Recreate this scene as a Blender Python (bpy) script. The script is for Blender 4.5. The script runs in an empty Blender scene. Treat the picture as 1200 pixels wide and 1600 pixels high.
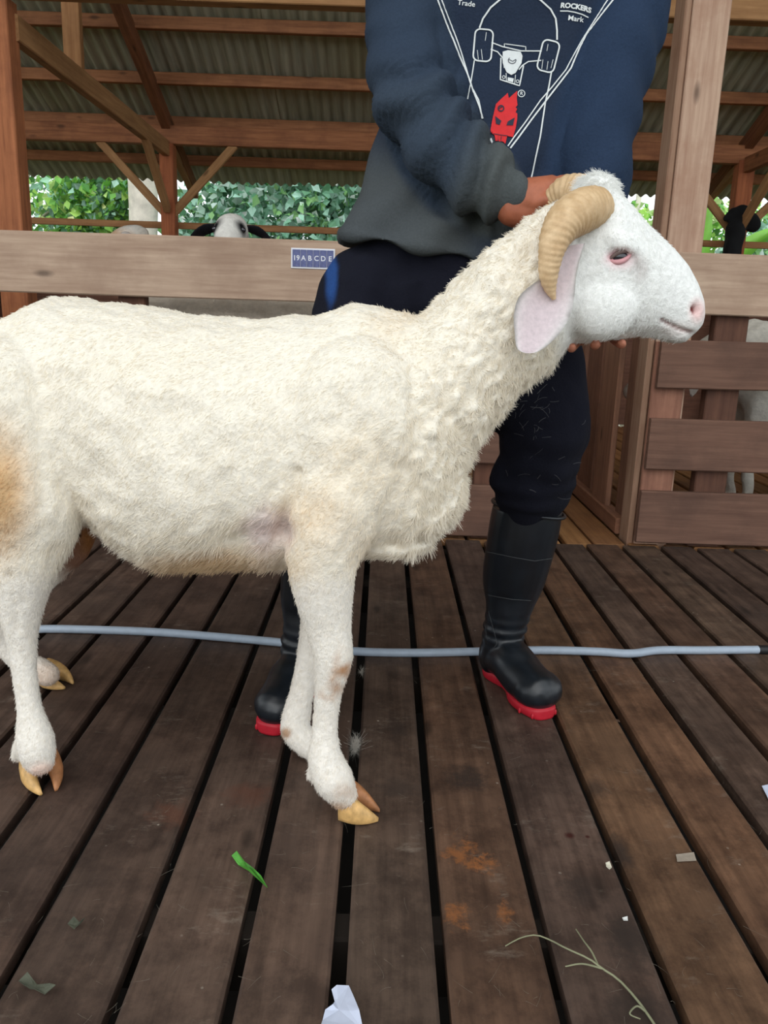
import bpy, bmesh, math, random
import numpy as np
from mathutils import Vector, Matrix
from mathutils.bvhtree import BVHTree

random.seed(7)
rng = np.random.default_rng(7)
S = bpy.context.scene
COL = S.collection

# ------------------------------------------------------------------ camera
F, PITCH, ROLL, YAW, H = 1250.0, math.radians(13.9), math.radians(1.9), math.radians(0.35), 0.76
FW = np.array([math.sin(YAW) * math.cos(PITCH), math.cos(YAW) * math.cos(PITCH), -math.sin(PITCH)])
_r = np.array([math.cos(YAW), -math.sin(YAW), 0.0]); _u = np.cross(_r, FW)
RT = math.cos(ROLL) * _r + math.sin(ROLL) * _u
UP = -math.sin(ROLL) * _r + math.cos(ROLL) * _u
EYE = np.array([0, 0, H])
cam = bpy.data.cameras.new('camera'); camo = bpy.data.objects.new('camera', cam); COL.objects.link(camo)
cam.sensor_fit = 'HORIZONTAL'; cam.sensor_width = 36.0; cam.lens = 36.0 * F / 1200.0
cam.clip_start = 0.05; cam.clip_end = 200
camo.matrix_world = Matrix(((RT[0], UP[0], -FW[0], 0), (RT[1], UP[1], -FW[1], 0), (RT[2], UP[2], -FW[2], H), (0, 0, 0, 1)))
S.camera = camo

def ray(x, y): return FW + RT * (x - 600) / F + UP * (800 - y) / F
def at(x, y, Y):
    d = ray(x, y); return EYE + d * (Y / d[1])
def gnd(x, y, Z=0.0):
    d = ray(x, y); return EYE + d * ((Z - H) / d[2])
def pix(p):
    v = np.asarray(p) - EYE; z = v @ FW
    return np.stack([600 + F * (v @ RT) / z, 800 - F * (v @ UP) / z], -1)

# ------------------------------------------------------------------ light and exposure
w = bpy.data.worlds.new('overcast'); S.world = w; w.use_nodes = True
nt = w.node_tree; bg = nt.nodes['Background']
bg.inputs[0].default_value = (0.90, 0.96, 1.0, 1); bg.inputs[1].default_value = 1.35
sun = bpy.data.lights.new('sun', 'SUN'); suno = bpy.data.objects.new('sun', sun); COL.objects.link(suno)
sun.energy = 0.6; sun.angle = math.radians(50); sun.color = (1.0, 0.97, 0.92)
suno.rotation_euler = Vector((0.25, 1.0, -0.75)).to_track_quat('-Z', 'Y').to_euler()
S.view_settings.view_transform = 'Standard'; S.view_settings.look = 'None'
S.view_settings.gamma = 1.0; S.view_settings.use_curve_mapping = False
S.view_settings.exposure = 0.27
S.cycles.use_denoising = True
S.cycles.max_bounces = 8
S.cycles_curves.shape = 'RIBBONS'

# ------------------------------------------------------------------ helpers
def lin(c):
    c = np.asarray(c, float) / 255.0
    return np.where(c <= 0.04045, c / 12.92, ((c + 0.055) / 1.055) ** 2.4)
def rgba(c): return tuple(lin(c)) + (1.0,)

def nodes(name):
    m = bpy.data.materials.new(name); m.use_nodes = True
    t = m.node_tree; b = t.nodes['Principled BSDF']
    return m, t, b
def N(t, typ, **kw):
    n = t.nodes.new(typ)
    for k, v in kw.items(): setattr(n, k, v)
    return n
def ramp(t, fac, stops):
    r = N(t, 'ShaderNodeValToRGB'); e = r.color_ramp.elements
    while len(e) < len(stops): e.new(0.5)
    for i, (p, c) in enumerate(stops): e[i].position = p; e[i].color = c
    t.links.new(fac, r.inputs[0]); return r.outputs[0]
def mix(t, fac, a, b, mode='MIX'):
    n = N(t, 'ShaderNodeMix', data_type='RGBA', blend_type=mode)
    for s, v in ((n.inputs[0], fac), (n.inputs[6], a), (n.inputs[7], b)):
        if hasattr(v, 'links'): t.links.new(v, s)
        elif isinstance(v, (int, float)): s.default_value = v
        else: s.default_value = v
    return n.outputs[2]
def noise(t, vec, scale, detail=4, rough=0.55):
    n = N(t, 'ShaderNodeTexNoise'); n.inputs['Scale'].default_value = scale
    n.inputs['Detail'].default_value = detail; n.inputs['Roughness'].default_value = rough
    if vec is not None: t.links.new(vec, n.inputs['Vector'])
    return n.outputs[0]
def bump(t, b, h, strength, dist=0.01):
    n = N(t, 'ShaderNodeBump'); n.inputs['Strength'].default_value = strength; n.inputs['Distance'].default_value = dist
    t.links.new(h, n.inputs['Height']); t.links.new(n.outputs[0], b.inputs['Normal'])
def coords(t, stretch):
    tc = N(t, 'ShaderNodeTexCoord'); oi = N(t, 'ShaderNodeObjectInfo')
    mul = N(t, 'ShaderNodeMath', operation='MULTIPLY'); mul.inputs[1].default_value = 37.0
    t.links.new(oi.outputs['Random'], mul.inputs[0])
    ad = N(t, 'ShaderNodeVectorMath', operation='ADD')
    t.links.new(tc.outputs['Object'], ad.inputs[0]); t.links.new(mul.outputs[0], ad.inputs[1])
    mp = N(t, 'ShaderNodeMapping'); mp.inputs['Scale'].default_value = stretch
    t.links.new(ad.outputs[0], mp.inputs['Vector'])
    return ad.outputs[0], mp.outputs[0], oi

def wood(name, dark, light, stain, rough=0.7, stain_amt=0.5, tint=False, dust=0.0, spots=()):
    """long axis = local X; obj.color multiplies when tint"""
    m, t, b = nodes(name)
    raw, st, oi = coords(t, (1.2, 18, 18))
    g = noise(t, st, 3.0, 6, 0.6)
    c = ramp(t, g, [(0.3, rgba(dark)), (0.72, rgba(light))])
    big = noise(t, raw, 5.0, 5, 0.65)
    f = ramp(t, big, [(0.46, (0, 0, 0, 1)), (0.68, (stain_amt,) * 3 + (1,))])
    c = mix(t, f, c, rgba(stain))
    kn = N(t, 'ShaderNodeTexVoronoi'); kn.inputs['Scale'].default_value = 1.0
    mp = N(t, 'ShaderNodeMapping'); mp.inputs['Scale'].default_value = (3.2, 9, 9); t.links.new(raw, mp.inputs[0]); t.links.new(mp.outputs[0], kn.inputs['Vector'])
    kf = ramp(t, kn.outputs['Distance'], [(0.05, (0.75,) * 3 + (1,)), (0.13, (0, 0, 0, 1))])
    c = mix(t, kf, c, rgba([int(v * 0.55) for v in dark]))
    if tint: c = mix(t, 1.0, c, oi.outputs['Color'], 'MULTIPLY')
    if dust:
        bl = noise(t, raw, 13.0, 10, 0.75); b2_ = noise(t, raw, 3.5, 6, 0.65)
        c = mix(t, ramp(t, bl, [(0.44, (0, 0, 0, 1)), (0.60, (0.75,)*3 + (1,))]), c, mix(t, 1.0, c, (0.45, 0.42, 0.42, 1), 'MULTIPLY'))
        c = mix(t, ramp(t, b2_, [(0.46, (0, 0, 0, 1)), (0.62, (0.6,)*3 + (1,))]), c, mix(t, 1.0, c, (1.5, 1.45, 1.4, 1), 'MULTIPLY'))
        if spots:
            ge = N(t, 'ShaderNodeNewGeometry'); sn = noise(t, ge.outputs['Position'], 40.0, 9, 0.78)
            for (x, y, rx, ry, cc, amt, rag) in spots:
                sub = N(t, 'ShaderNodeVectorMath', operation='SUBTRACT'); sub.inputs[1].default_value = (x, y, 0); t.links.new(ge.outputs['Position'], sub.inputs[0])
                dv_ = N(t, 'ShaderNodeVectorMath', operation='DIVIDE'); dv_.inputs[1].default_value = (rx, ry, 1); t.links.new(sub.outputs[0], dv_.inputs[0])
                ln = N(t, 'ShaderNodeVectorMath', operation='LENGTH'); t.links.new(dv_.outputs[0], ln.inputs[0])
                ma = N(t, 'ShaderNodeMath', operation='MULTIPLY_ADD'); ma.inputs[1].default_value = rag; t.links.new(sn, ma.inputs[0]); t.links.new(ln.outputs['Value'], ma.inputs[2])
                mr = N(t, 'ShaderNodeMapRange'); mr.inputs['From Min'].default_value = 0.62 + rag*0.46 - 0.30; mr.inputs['From Max'].default_value = 0.62 + rag*0.46 + 0.30
                mr.inputs['To Min'].default_value = amt; mr.inputs['To Max'].default_value = 0.0; t.links.new(ma.outputs[0], mr.inputs['Value']); f2 = mr.outputs[0]
                c = mix(t, f2, c, rgba(cc))
        sc = N(t, 'ShaderNodeMapping'); sc.inputs['Scale'].default_value = (60, 22, 30); sc.inputs['Rotation'].default_value = (0, 0, 0.6); t.links.new(raw, sc.inputs[0])
        d1 = noise(t, sc.outputs[0], 1.0, 5, 0.8)
        d2 = noise(t, raw, 9.0, 3, 0.6)
        mm = N(t, 'ShaderNodeMath', operation='MULTIPLY'); t.links.new(d1, mm.inputs[0]); t.links.new(d2, mm.inputs[1])
        df = ramp(t, mm.outputs[0], [(0.33, (0, 0, 0, 1)), (0.46, (dust,) * 3 + (1,))])
        c = mix(t, df, c, rgba((150, 138, 124)))
        sp = N(t, 'ShaderNodeTexVoronoi'); sp.inputs['Scale'].default_value = 24.0; t.links.new(raw, sp.inputs['Vector'])
        sf = ramp(t, sp.outputs['Distance'], [(0.035, (0.55,) * 3 + (1,)), (0.07, (0, 0, 0, 1))])
        s2 = mix(t, 1.0, sf, ramp(t, d2, [(0.5, (0, 0, 0, 1)), (0.6, (1, 1, 1, 1))]), 'MULTIPLY')
        c = mix(t, s2, c, rgba((190, 180, 165)))
    t.links.new(c, b.inputs['Base Color']); b.inputs['Roughness'].default_value = rough
    b.inputs['Specular IOR Level'].default_value = 0.3
    bump(t, b, g, 0.35, 0.004)
    return m

def plain(name, c, rough=0.6, var=0.12, scale=20, bstr=0.0, spec=0.4):
    m, t, b = nodes(name)
    tc = N(t, 'ShaderNodeTexCoord')
    n = noise(t, tc.outputs['Object'], scale, 4)
    c0 = lin(c)
    col = ramp(t, n, [(0.3, tuple(c0 * (1 - var)) + (1,)), (0.7, tuple(np.minimum(c0 * (1 + var), 1)) + (1,))])
    t.links.new(col, b.inputs['Base Color']); b.inputs['Roughness'].default_value = rough
    b.inputs['Specular IOR Level'].default_value = spec
    if bstr: bump(t, b, n, bstr, 0.004)
    return m

def attr_mat(name, rough=0.85, bscale=0, bstr=0.0, spec=0.2, transl=0.0, weave=False):
    m, t, b = nodes(name)
    a = N(t, 'ShaderNodeAttribute', attribute_name='col')
    c = a.outputs['Color']
    tc = N(t, 'ShaderNodeTexCoord')
    if bscale:
        n = noise(t, tc.outputs['Object'], bscale, 5, 0.6)
        bump(t, b, n, bstr, 0.006)
        c = mix(t, 0.5, c, mix(t, 1.0, c, ramp(t, n, [(0.3, (0.72,) * 3 + (1,)), (0.7, (1.12, 1.12, 1.12, 1))]), 'MULTIPLY'))
    t.links.new(c, b.inputs['Base Color']); b.inputs['Roughness'].default_value = rough
    b.inputs['Specular IOR Level'].default_value = spec
    if transl:
        tr = N(t, 'ShaderNodeBsdfTranslucent'); t.links.new(c, tr.inputs[0])
        ms = N(t, 'ShaderNodeMixShader'); ms.inputs[0].default_value = transl
        t.links.new(b.outputs[0], ms.inputs[1]); t.links.new(tr.outputs[0], ms.inputs[2])
        t.links.new(ms.outputs[0], t.nodes['Material Output'].inputs[0])
    return m

def world_of(o):
    return o.matrix_basis.copy() if o.parent is None else world_of(o.parent) @ o.matrix_basis
def place(o, M, parent):
    if parent is not None:
        o.parent = parent; o.matrix_basis = world_of(parent).inverted() @ M
    else: o.matrix_basis = M
def tag(o, label=None, cat=None, group=None, kind=None):
    if label: o['label'] = label
    if cat: o['category'] = cat
    if group: o['group'] = group
    if kind: o['kind'] = kind
    return o
def empty(name, loc, label=None, cat=None, group=None, kind=None):
    o = bpy.data.objects.new(name, None); COL.objects.link(o); o.empty_display_size = 0.1
    o.matrix_basis = Matrix.Translation(Vector(loc)); return tag(o, label, cat, group, kind)
def mesh_of(name, v, f, smooth=True):
    me = bpy.data.meshes.new(name)
    me.from_pydata([tuple(p) for p in v], [], [tuple(q) for q in f]); me.update()
    if smooth: me.shade_smooth()
    return me
def mk(name, v, f, mat, parent=None, origin=None, smooth=True, col=None):
    v = np.asarray(v, float)
    if origin is None: origin = (v.min(0) + v.max(0)) / 2
    origin = np.asarray(origin, float)
    me = mesh_of(name, v - origin, f, smooth)
    if col is not None:
        a = me.attributes.new('col', 'FLOAT_COLOR', 'POINT')
        a.data.foreach_set('color', np.c_[col, np.ones(len(col))].astype(np.float32).ravel())
    o = bpy.data.objects.new(name, me); COL.objects.link(o); me.materials.append(mat)
    place(o, Matrix.Translation(Vector(origin)), parent); return o

def box_mesh(L, wd, h, nseg=1, jit=0.0, bev=0.004):
    """long axis X, centred; cross-section an octagon-ish bevelled rectangle"""
    b = min(bev, wd * 0.2, h * 0.2)
    sec = [(-wd/2 + b, -h/2), (wd/2 - b, -h/2), (wd/2, -h/2 + b), (wd/2, h/2 - b), (wd/2 - b, h/2), (-wd/2 + b, h/2), (-wd/2, h/2 - b), (-wd/2, -h/2 + b)]
    v, f = [], []
    for i in range(nseg + 1):
        x = -L/2 + L * i / nseg
        ja, jb, jz = (random.uniform(-jit, jit) for _ in range(3))
        for (y, z) in sec: v.append((x, y + (ja if y > 0 else jb), z + jz * 0.5))
    for i in range(nseg):
        for k in range(8):
            a, c = i*8 + k, i*8 + (k+1) % 8
            f.append((a, a + 8, c + 8, c))
    f.append(tuple(range(8))); f.append(tuple(range(nseg*8 + 7, nseg*8 - 1, -1)))
    return v, f
def beam(name, p0, p1, wd, h, mat, parent=None, up=(0, 0, 1), nseg=1, jit=0.0, color=None, bev=0.004):
    p0, p1 = Vector(p0), Vector(p1); d = (p1 - p0); L = d.length; d.normalize()
    up = Vector(up)
    if abs(d.dot(up)) > 0.98: up = Vector((0, -1, 0))
    s = up.cross(d).normalized(); u = d.cross(s)
    v, f = box_mesh(L, wd, h, nseg, jit, bev)
    me = mesh_of(name, v, f, False); me.materials.append(mat)
    o = bpy.data.objects.new(name, me); COL.objects.link(o)
    c = (p0 + p1) / 2
    M = Matrix(((d.x, s.x, u.x, c.x), (d.y, s.y, u.y, c.y), (d.z, s.z, u.z, c.z), (0, 0, 0, 1)))
    place(o, M, parent)
    if color is not None: o.color = (*color, 1)
    return o

def smooth_path(pts, n):
    P = np.asarray(pts, float); k = len(P)
    if k == 2: return P[0] + (P[1] - P[0]) * np.linspace(0, 1, n)[:, None]
    out = []
    for u in np.linspace(0, k - 1, n):
        i = min(int(u), k - 2); t = u - i
        p0, p1, p2, p3 = P[max(i-1, 0)], P[i], P[i+1], P[min(i+2, k-1)]
        out.append(0.5 * ((2*p1) + (-p0+p2)*t + (2*p0-5*p1+4*p2-p3)*t*t + (-p0+3*p1-3*p2+p3)*t**3))
    return np.array(out)
def frames(P):
    T = np.gradient(P, axis=0); T /= np.linalg.norm(T, axis=1)[:, None] + 1e-12
    n = np.cross(T[0], (0.13, 0.21, 0.97))
    if np.linalg.norm(n) < 0.1: n = np.cross(T[0], (1, 0, 0))
    n /= np.linalg.norm(n); out = []
    for t in T:
        n = n - t * (n @ t); n /= np.linalg.norm(n); out.append((n, np.cross(t, n)))
    return T, out
def tube(pr, n=14, seg=16, cap=True, flat=None):
    """pr rows x,y,z,r -> closed verts, faces"""
    P = smooth_path(pr, seg); P[:, 3] = np.maximum(P[:, 3], 1e-4)
    T, fr = frames(P[:, :3]); rows = []
    a = np.linspace(0, 2*math.pi, n, endpoint=False)
    def ringat(c, r, nb): return c + r * (np.cos(a)[:, None] * nb[0] + np.sin(a)[:, None] * nb[1])
    if cap:
        for q in (0.15, 0.6, 0.9): rows.append(ringat(P[0, :3] - T[0] * P[0, 3] * math.sqrt(1 - q*q), P[0, 3]*q, fr[0]))
    for i in range(len(P)): rows.append(ringat(P[i, :3], P[i, 3], fr[i]))
    if cap:
        for q in (0.9, 0.6, 0.15): rows.append(ringat(P[-1, :3] + T[-1] * P[-1, 3] * math.sqrt(1 - q*q), P[-1, 3]*q, fr[-1]))
    return loft(rows)
def loft(rows):
    n = len(rows[0]); v = np.concatenate(rows); f = []
    for i in range(len(rows) - 1):
        for k in range(n):
            a, b = i*n + k, i*n + (k+1) % n
            f.append((a, b, b + n, a + n))
    f.append(tuple(range(n - 1, -1, -1))); f.append(tuple(range((len(rows)-1)*n, len(rows)*n)))
    return v, f
def ell(c, r, R=None, n=16, m=10):
    th = np.linspace(0, 2*math.pi, n, endpoint=False); rows = []
    for p in np.linspace(-math.pi/2 + 0.12, math.pi/2 - 0.12, m):
        q = np.stack([np.cos(p)*np.cos(th)*r[0], np.cos(p)*np.sin(th)*r[1], np.full(n, math.sin(p)*r[2])], 1)
        if R is not None: q = q @ np.asarray(R).T
        rows.append(q + np.asarray(c))
    return loft(rows)
def rotm(axis, deg): return np.array(Matrix.Rotation(math.radians(deg), 3, axis))
def px_tube(pts, **kw):
    """pts rows: px, py, Y, r -> world tube"""
    return tube([(*at(a, b, c), d) for a, b, c, d in pts], **kw)

def fuse(parts, voxel, iters=6, fac=0.5):
    """union of closed shells -> one smooth surface (verts, faces, normals)"""
    vs, fs, k = [], [], 0
    for v, f in parts:
        vs.append(np.asarray(v)); fs += [tuple(i + k for i in q) for q in f]; k += len(v)
    me = mesh_of('tmp', np.concatenate(vs), fs, False)
    bm = bmesh.new(); bm.from_mesh(me); bmesh.ops.recalc_face_normals(bm, faces=bm.faces); bm.to_mesh(me); bm.free()
    o = bpy.data.objects.new('tmp', me); COL.objects.link(o)
    m = o.modifiers.new('r', 'REMESH'); m.mode = 'VOXEL'; m.voxel_size = voxel
    if iters:
        s = o.modifiers.new('s', 'SMOOTH'); s.factor = fac; s.iterations = iters
    dg = bpy.context.evaluated_depsgraph_get(); e = o.evaluated_get(dg); em = e.to_mesh()
    V = np.empty(len(em.vertices)*3, np.float32); em.vertices.foreach_get('co', V); V = V.reshape(-1, 3).astype(float)
    Fc = [tuple(p.vertices) for p in em.polygons]
    e.to_mesh_clear(); bpy.data.objects.remove(o); bpy.data.meshes.remove(me)
    return V, Fc, normals(V, Fc)
def normals(V, Fc):
    q = np.array([f if len(f) == 4 else (*f, f[-1]) for f in Fc if len(f) <= 4])
    a, b, c, d = (V[q[:, i]] for i in range(4))
    fn = np.cross(c - a, d - b); n = np.zeros_like(V)
    for i in range(4): np.add.at(n, q[:, i], fn)
    return n / (np.linalg.norm(n, axis=1)[:, None] + 1e-12)
_ph = rng.uniform(0, 6.28, (40, 4)); _dr = rng.normal(size=(40, 3)); _dr /= np.linalg.norm(_dr, axis=1)[:, None]
def wob(P, freq, k0=0, n=10):
    """smooth pseudo-noise about -1..1"""
    s = np.zeros(len(P))
    for i in range(n):
        d = _dr[(i + k0) % 40]; s += np.sin((P @ d) * freq * (0.6 + 0.13 * i) + _ph[(i + k0) % 40, 0] + 1.3*np.sin((P @ _dr[(i+k0+7) % 40]) * freq * 0.7))
    return s / math.sqrt(n) / 0.9
def sstep(x, a, b):
    t = np.clip((x - a) / (b - a), 0, 1); return t*t*(3 - 2*t)
def blob(Q, c, r, soft=0.5):
    """mask in pixel space around ellipse c, r"""
    d = np.sqrt(((Q[:, 0]-c[0])/r[0])**2 + ((Q[:, 1]-c[1])/r[1])**2)
    return 1 - sstep(d, 1 - soft, 1 + soft*0.6)
def blend(col, mask, c):
    col += (lin(c) - col) * mask[:, None]

# ------------------------------------------------------------------ materials
_O, _D = (146, 90, 48), (48, 40, 36)
SPOTS = []
for (px_, py_, rx, ry, cc, amt, rag) in ((725, 1335, .035, .05, _O, .62, 4.2), (760, 1350, .02, .03, _O, .62, 4.2), (712, 1430, .02, .04, _O, .62, 4.2), (790, 1425, .015, .03, _O, .6, 4.2), (730, 1215, .05, .06, _D, .75, 2.0),
        (965, 1330, .03, .07, _D, .8, 2.0), (985, 1470, .05, .07, _D, .8, 2.0), (930, 1230, .03, .04, _D, .6, 2.0), (1000, 1580, .06, .05, _D, .7, 2.0), (890, 1305, .011, .010, (58, 22, 18), .9, .15), (918, 1307, .005, .005, (58, 22, 18), .9, .1),
        (620, 1140, .03, .05, _D, .6, 2.0), (620, 1230, .05, .04, _D, .6, 2.0), (390, 1240, .06, .05, (96, 58, 44), .5, 2.2), (270, 1270, .05, .05, (98, 60, 44), .5, 2.2), (905, 1390, .04, .05, _D, .6, 2.0)):
    g_ = gnd(px_, py_); SPOTS.append((float(g_[0]), float(g_[1]), rx, ry, cc, amt, rag))
M_plank = wood('worn_floor_wood', (68, 55, 47), (99, 82, 71), (64, 52, 46), 0.55, 0.7, True, 0.3, SPOTS)
M_penfloor = wood('fresh_floor_wood', (128, 88, 54), (168, 124, 80), (110, 76, 50), 0.65, 0.5, True)
M_fence = wood('fence_wood', (160, 132, 112), (192, 166, 144), (142, 114, 96), 0.75, 0.45, True)
M_gate = wood('gate_wood', (112, 80, 66), (142, 106, 88), (88, 64, 54), 0.75, 0.5, True)
M_post = wood('post_wood', (166, 132, 112), (202, 174, 152), (150, 104, 80), 0.75, 0.45, True)
M_red = wood('red_timber', (136, 86, 56), (184, 124, 84), (106, 64, 44), 0.75, 0.45, True)
M_brace = wood('brace_timber', (150, 112, 76), (186, 148, 106), (128, 94, 64), 0.75, 0.4, True)
M_joist = plain('dark_joist', (42, 34, 28), 0.9)
def roofmat():
    m, t, b = nodes('weathered_roof_sheet')
    raw, st, oi = coords(t, (14, 0.6, 1))
    n1 = noise(t, st, 3.0, 5); n2 = noise(t, raw, 1.6, 4)
    c = ramp(t, n1, [(0.3, rgba((138, 138, 122))), (0.7, rgba((184, 182, 162)))])
    c = mix(t, ramp(t, n2, [(0.45, (0, 0, 0, 1)), (0.65, (0.5, 0.5, 0.5, 1))]), c, rgba((146, 140, 104)))
    t.links.new(c, b.inputs['Base Color']); b.inputs['Roughness'].default_value = 0.6
    return m
M_roof = roofmat()
M_fleece = attr_mat('fleece_skin', 0.95, 120, 0.5, 0.1)
M_wool = attr_mat('wool_fibre', 0.9, 0, 0, 0.1, 0.25)
M_leaf = attr_mat('leaf_green', 0.45, 0, 0, 0.4, 0.35)
M_cloth = attr_mat('sweat_cloth', 0.95, 260, 0.35, 0.15)
M_skin = attr_mat('brown_skin', 0.55, 70, 0.15, 0.4)
M_horn = None

# ================================================================== STRUCTURE
# ---- ground under and around the raised shed
gv, gf = [], []
nx, ny = 24, 24
for j in range(ny + 1):
    for i in range(nx + 1):
        x, y = -30 + 60*i/nx, -20 + 60*j/ny
        gv.append((x, y, -0.75 + random.uniform(-0.04, 0.04)))
for j in range(ny):
    for i in range(nx): a = j*(nx+1) + i; gf.append((a, a+1, a+nx+2, a+nx+1))
gm, gt, gb = nodes('earth_and_grass')
tc = N(gt, 'ShaderNodeTexCoord'); g1 = noise(gt, tc.outputs['Object'], 1.2, 6, 0.65)
gt.links.new(ramp(gt, g1, [(0.35, rgba((92, 74, 52))), (0.6, rgba((74, 92, 44))), (0.75, rgba((96, 118, 58)))]), gb.inputs['Base Color'])
gb.inputs['Roughness'].default_value = 0.95
tag(mk('ground', gv, gf, gm), kind='structure')
mv = [(x + random.uniform(-.05, .05), y + random.uniform(-.05, .05), -0.70 + random.uniform(-.01, .01)) for y in np.linspace(-0.95, 6.15, 9) for x in np.linspace(-2.7, 3.25, 8)]
tag(mk('underfloor_shade', mv, [(j*8+i, j*8+i+1, j*8+i+9, j*8+i+8) for j in range(8) for i in range(7)], plain('underfloor_shade_dark', (40, 33, 27), 0.9, 0.3, 6)), kind='structure')  # dark sheet under the slats, its colour standing in for shade in the gaps

# ---- slatted floor: every plank a piece
GAPS = [-2.07, -1.94, -1.81, -1.685, -1.555, -1.43, -1.30, -1.17, -1.04, -0.905, -0.788, -0.66, -0.535, -0.416, -0.282, -0.151, -0.0315, 0.0915, 0.2275, 0.362, 0.493, 0.611, 0.7265, 0.848, 0.985, 1.112, 1.24, 1.37, 1.50, 1.63, 1.76, 1.89]
TINT = {14: (0.92, 0.88, 0.87), 15: (0.93, 0.87, 0.84), 16: (0.93, 0.91, 0.88), 17: (1.15, 0.95, 0.80), 18: (0.92, 0.87, 0.88), 19: (1.5, 1.22, 0.92), 20: (1.45, 1.14, 0.88), 21: (1.0, 0.95, 0.93), 22: (1.15, 0.96, 0.84), 23: (1.05, 1.0, 0.92)}
floor = empty('floor', (0, 1.0, 0), kind='structure')
for i in range(len(GAPS) - 1):
    a, b = GAPS[i] + random.uniform(0.006, 0.010), GAPS[i+1] - random.uniform(0.006, 0.010)
    tnt = TINT.get(i, (random.uniform(0.7, 0.95),) * 3)
    if i not in TINT: tnt = (tnt[0]*random.uniform(1.0, 1.08), tnt[0]*0.96, tnt[0]*0.95)
    dz = random.uniform(-0.002, 0.0)
    beam('plank', ((a+b)/2, -0.9, -0.014 + dz), ((a+b)/2, 2.70 + random.uniform(-0.006, 0.006), -0.014 + dz), b - a, 0.028, M_plank, floor, nseg=3, jit=0.002, color=tnt)
for y in (-0.4, 0.25, 0.9, 1.68, 2.3, 2.66):
    beam('joist', (-2.1, y, -0.075), (1.95, y, -0.075), 0.05, 0.09, M_joist, floor)
# lighter planks inside the pen
xs = -2.6
while xs < 3.2:
    wd = random.uniform(0.085, 0.11)
    v = random.uniform(0.8, 1.15)
    beam('pen_plank', (xs + wd/2, 2.715, -0.016), (xs + wd/2, 6.0, -0.016), wd, 0.026, M_penfloor, floor, nseg=2, jit=0.003, color=(v, v*random.uniform(0.93, 1), v*0.95))
    xs += wd + random.uniform(0.012, 0.022)
for y in (2.9, 3.7, 4.6, 5.6):
    beam('joist', (-2.6, y, -0.08), (3.2, y, -0.08), 0.05, 0.09, M_joist, floor)

# ---- roof: corrugated sheets on purlins, beams and rafters
ceiling = empty('ceiling', (0, 6.0, 2.05), kind='structure')
RS = 0.42
def rz(y): return 2.075 + RS * (6.0 - y)
def roof_sheet(x0, y0, y1, dz):
    nxx, v, f = 85, [], []
    for j in range(2):
        y = (y0, y1)[j]
        for i in range(nxx):
            x = x0 + 0.84 * i/(nxx-1)
            v.append((x, y, rz(y) + dz + 0.012*math.cos(2*math.pi*(x - x0)/0.0764)))
    for i in range(nxx-1): f.append((i, i+1, i+1+nxx, i+nxx))
    return mk('roof_sheet', v, f, M_roof, ceiling)
x = -6.4; k = 0
while x < 6.5:
    roof_sheet(x, 6.86 + random.uniform(-0.01, 0.01), 3.9, 0.03 + 0.002*(k % 2)); roof_sheet(x, 4.05, 0.6, 0.045 + 0.002*(k % 2))
    x += 0.80; k += 1
RED = lambda: (random.uniform(0.8, 1.05),) * 3
for y in (6.52, 6.1, 5.69, 5.25, 4.75, 4.2, 3.7, 3.2, 2.6, 2.0, 1.4, 0.8):
    beam('purlin', (-6.4, y, rz(y) - 0.015), (6.4, y, rz(y) - 0.015), 0.045, 0.07, M_red, ceiling, color=RED(), nseg=2)
beam('plate_beam', (-6.3, 6.0, 1.91), (6.3, 6.0, 1.91), 0.07, 0.12, M_red, ceiling, color=(0.85, 0.8, 0.78), nseg=2)
beam('plate_beam', (-6.3, 3.58, 2.0), (6.3, 3.58, 2.0), 0.07, 0.13, M_brace, ceiling, color=(0.95, 0.85, 0.75), nseg=2)
for X in (-5.57, -1.55, 2.47):
    beam('rafter', (X, 6.8, rz(6.8) - 0.09), (X, 0.7, rz(0.7) - 0.09), 0.06, 0.10, M_red, ceiling, color=(0.55, 0.5, 0.48))
beam('tie_beam', (-1.55, 3.62, 1.84), (-1.55, 5.95, 1.82), 0.05, 0.10, M_brace, ceiling, color=(0.9, 0.8, 0.72))
beam('king_strut', (-1.57, 4.35, 1.86), (-1.57, 4.35, rz(4.35) - 0.12), 0.085, 0.05, M_brace, ceiling, color=(0.85, 0.7, 0.6))
beam('tie_beam', (2.47, 3.62, 1.86), (2.47, 5.95, 1.84), 0.05, 0.10, M_red, ceiling, color=(0.8, 0.75, 0.7))

# ================================================================== POSTS
def post(X, Y, top, wx, wy, mat, label, color, z0=-0.75):
    t = empty('shed_post', (X, Y, z0), label, 'post')
    beam('shaft', (X, Y, z0), (X, Y, top), wx, wy, mat, t, up=(0, -1, 0), nseg=3, jit=0.002, color=color)
    return t
left_post = post(-1.595, 3.6, 1.93, 0.115, 0.10, M_red, 'reddish timber post at the left edge behind the top fence board', (1.0, 0.86, 0.8))
right_post = post(0.965, 2.79, 3.2, 0.115, 0.115, M_post, 'thick pale timber post right of the person beside the gate', (0.95, 0.92, 0.9))
beam('side_board', (0.895, 2.79, -0.02), (0.895, 2.79, 3.2), 0.022, 0.10, M_post, right_post, up=(0, -1, 0), color=(0.62, 0.54, 0.48))
bl = post(-1.55, 6.0, 1.85, 0.10, 0.10, M_red, 'thin reddish post with splayed braces between the two trunks of foliage at left', (1.0, 0.75, 0.68))
bl['label'] = 'slim reddish back post with splayed pale braces above the black-faced sheep, left side'
br = post(2.47, 6.0, 1.87, 0.11, 0.10, M_red, 'slim reddish back post with splayed braces and black cloth, far right', (1.0, 0.75, 0.68))
bc = (1.0, 0.9, 0.8)
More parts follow.
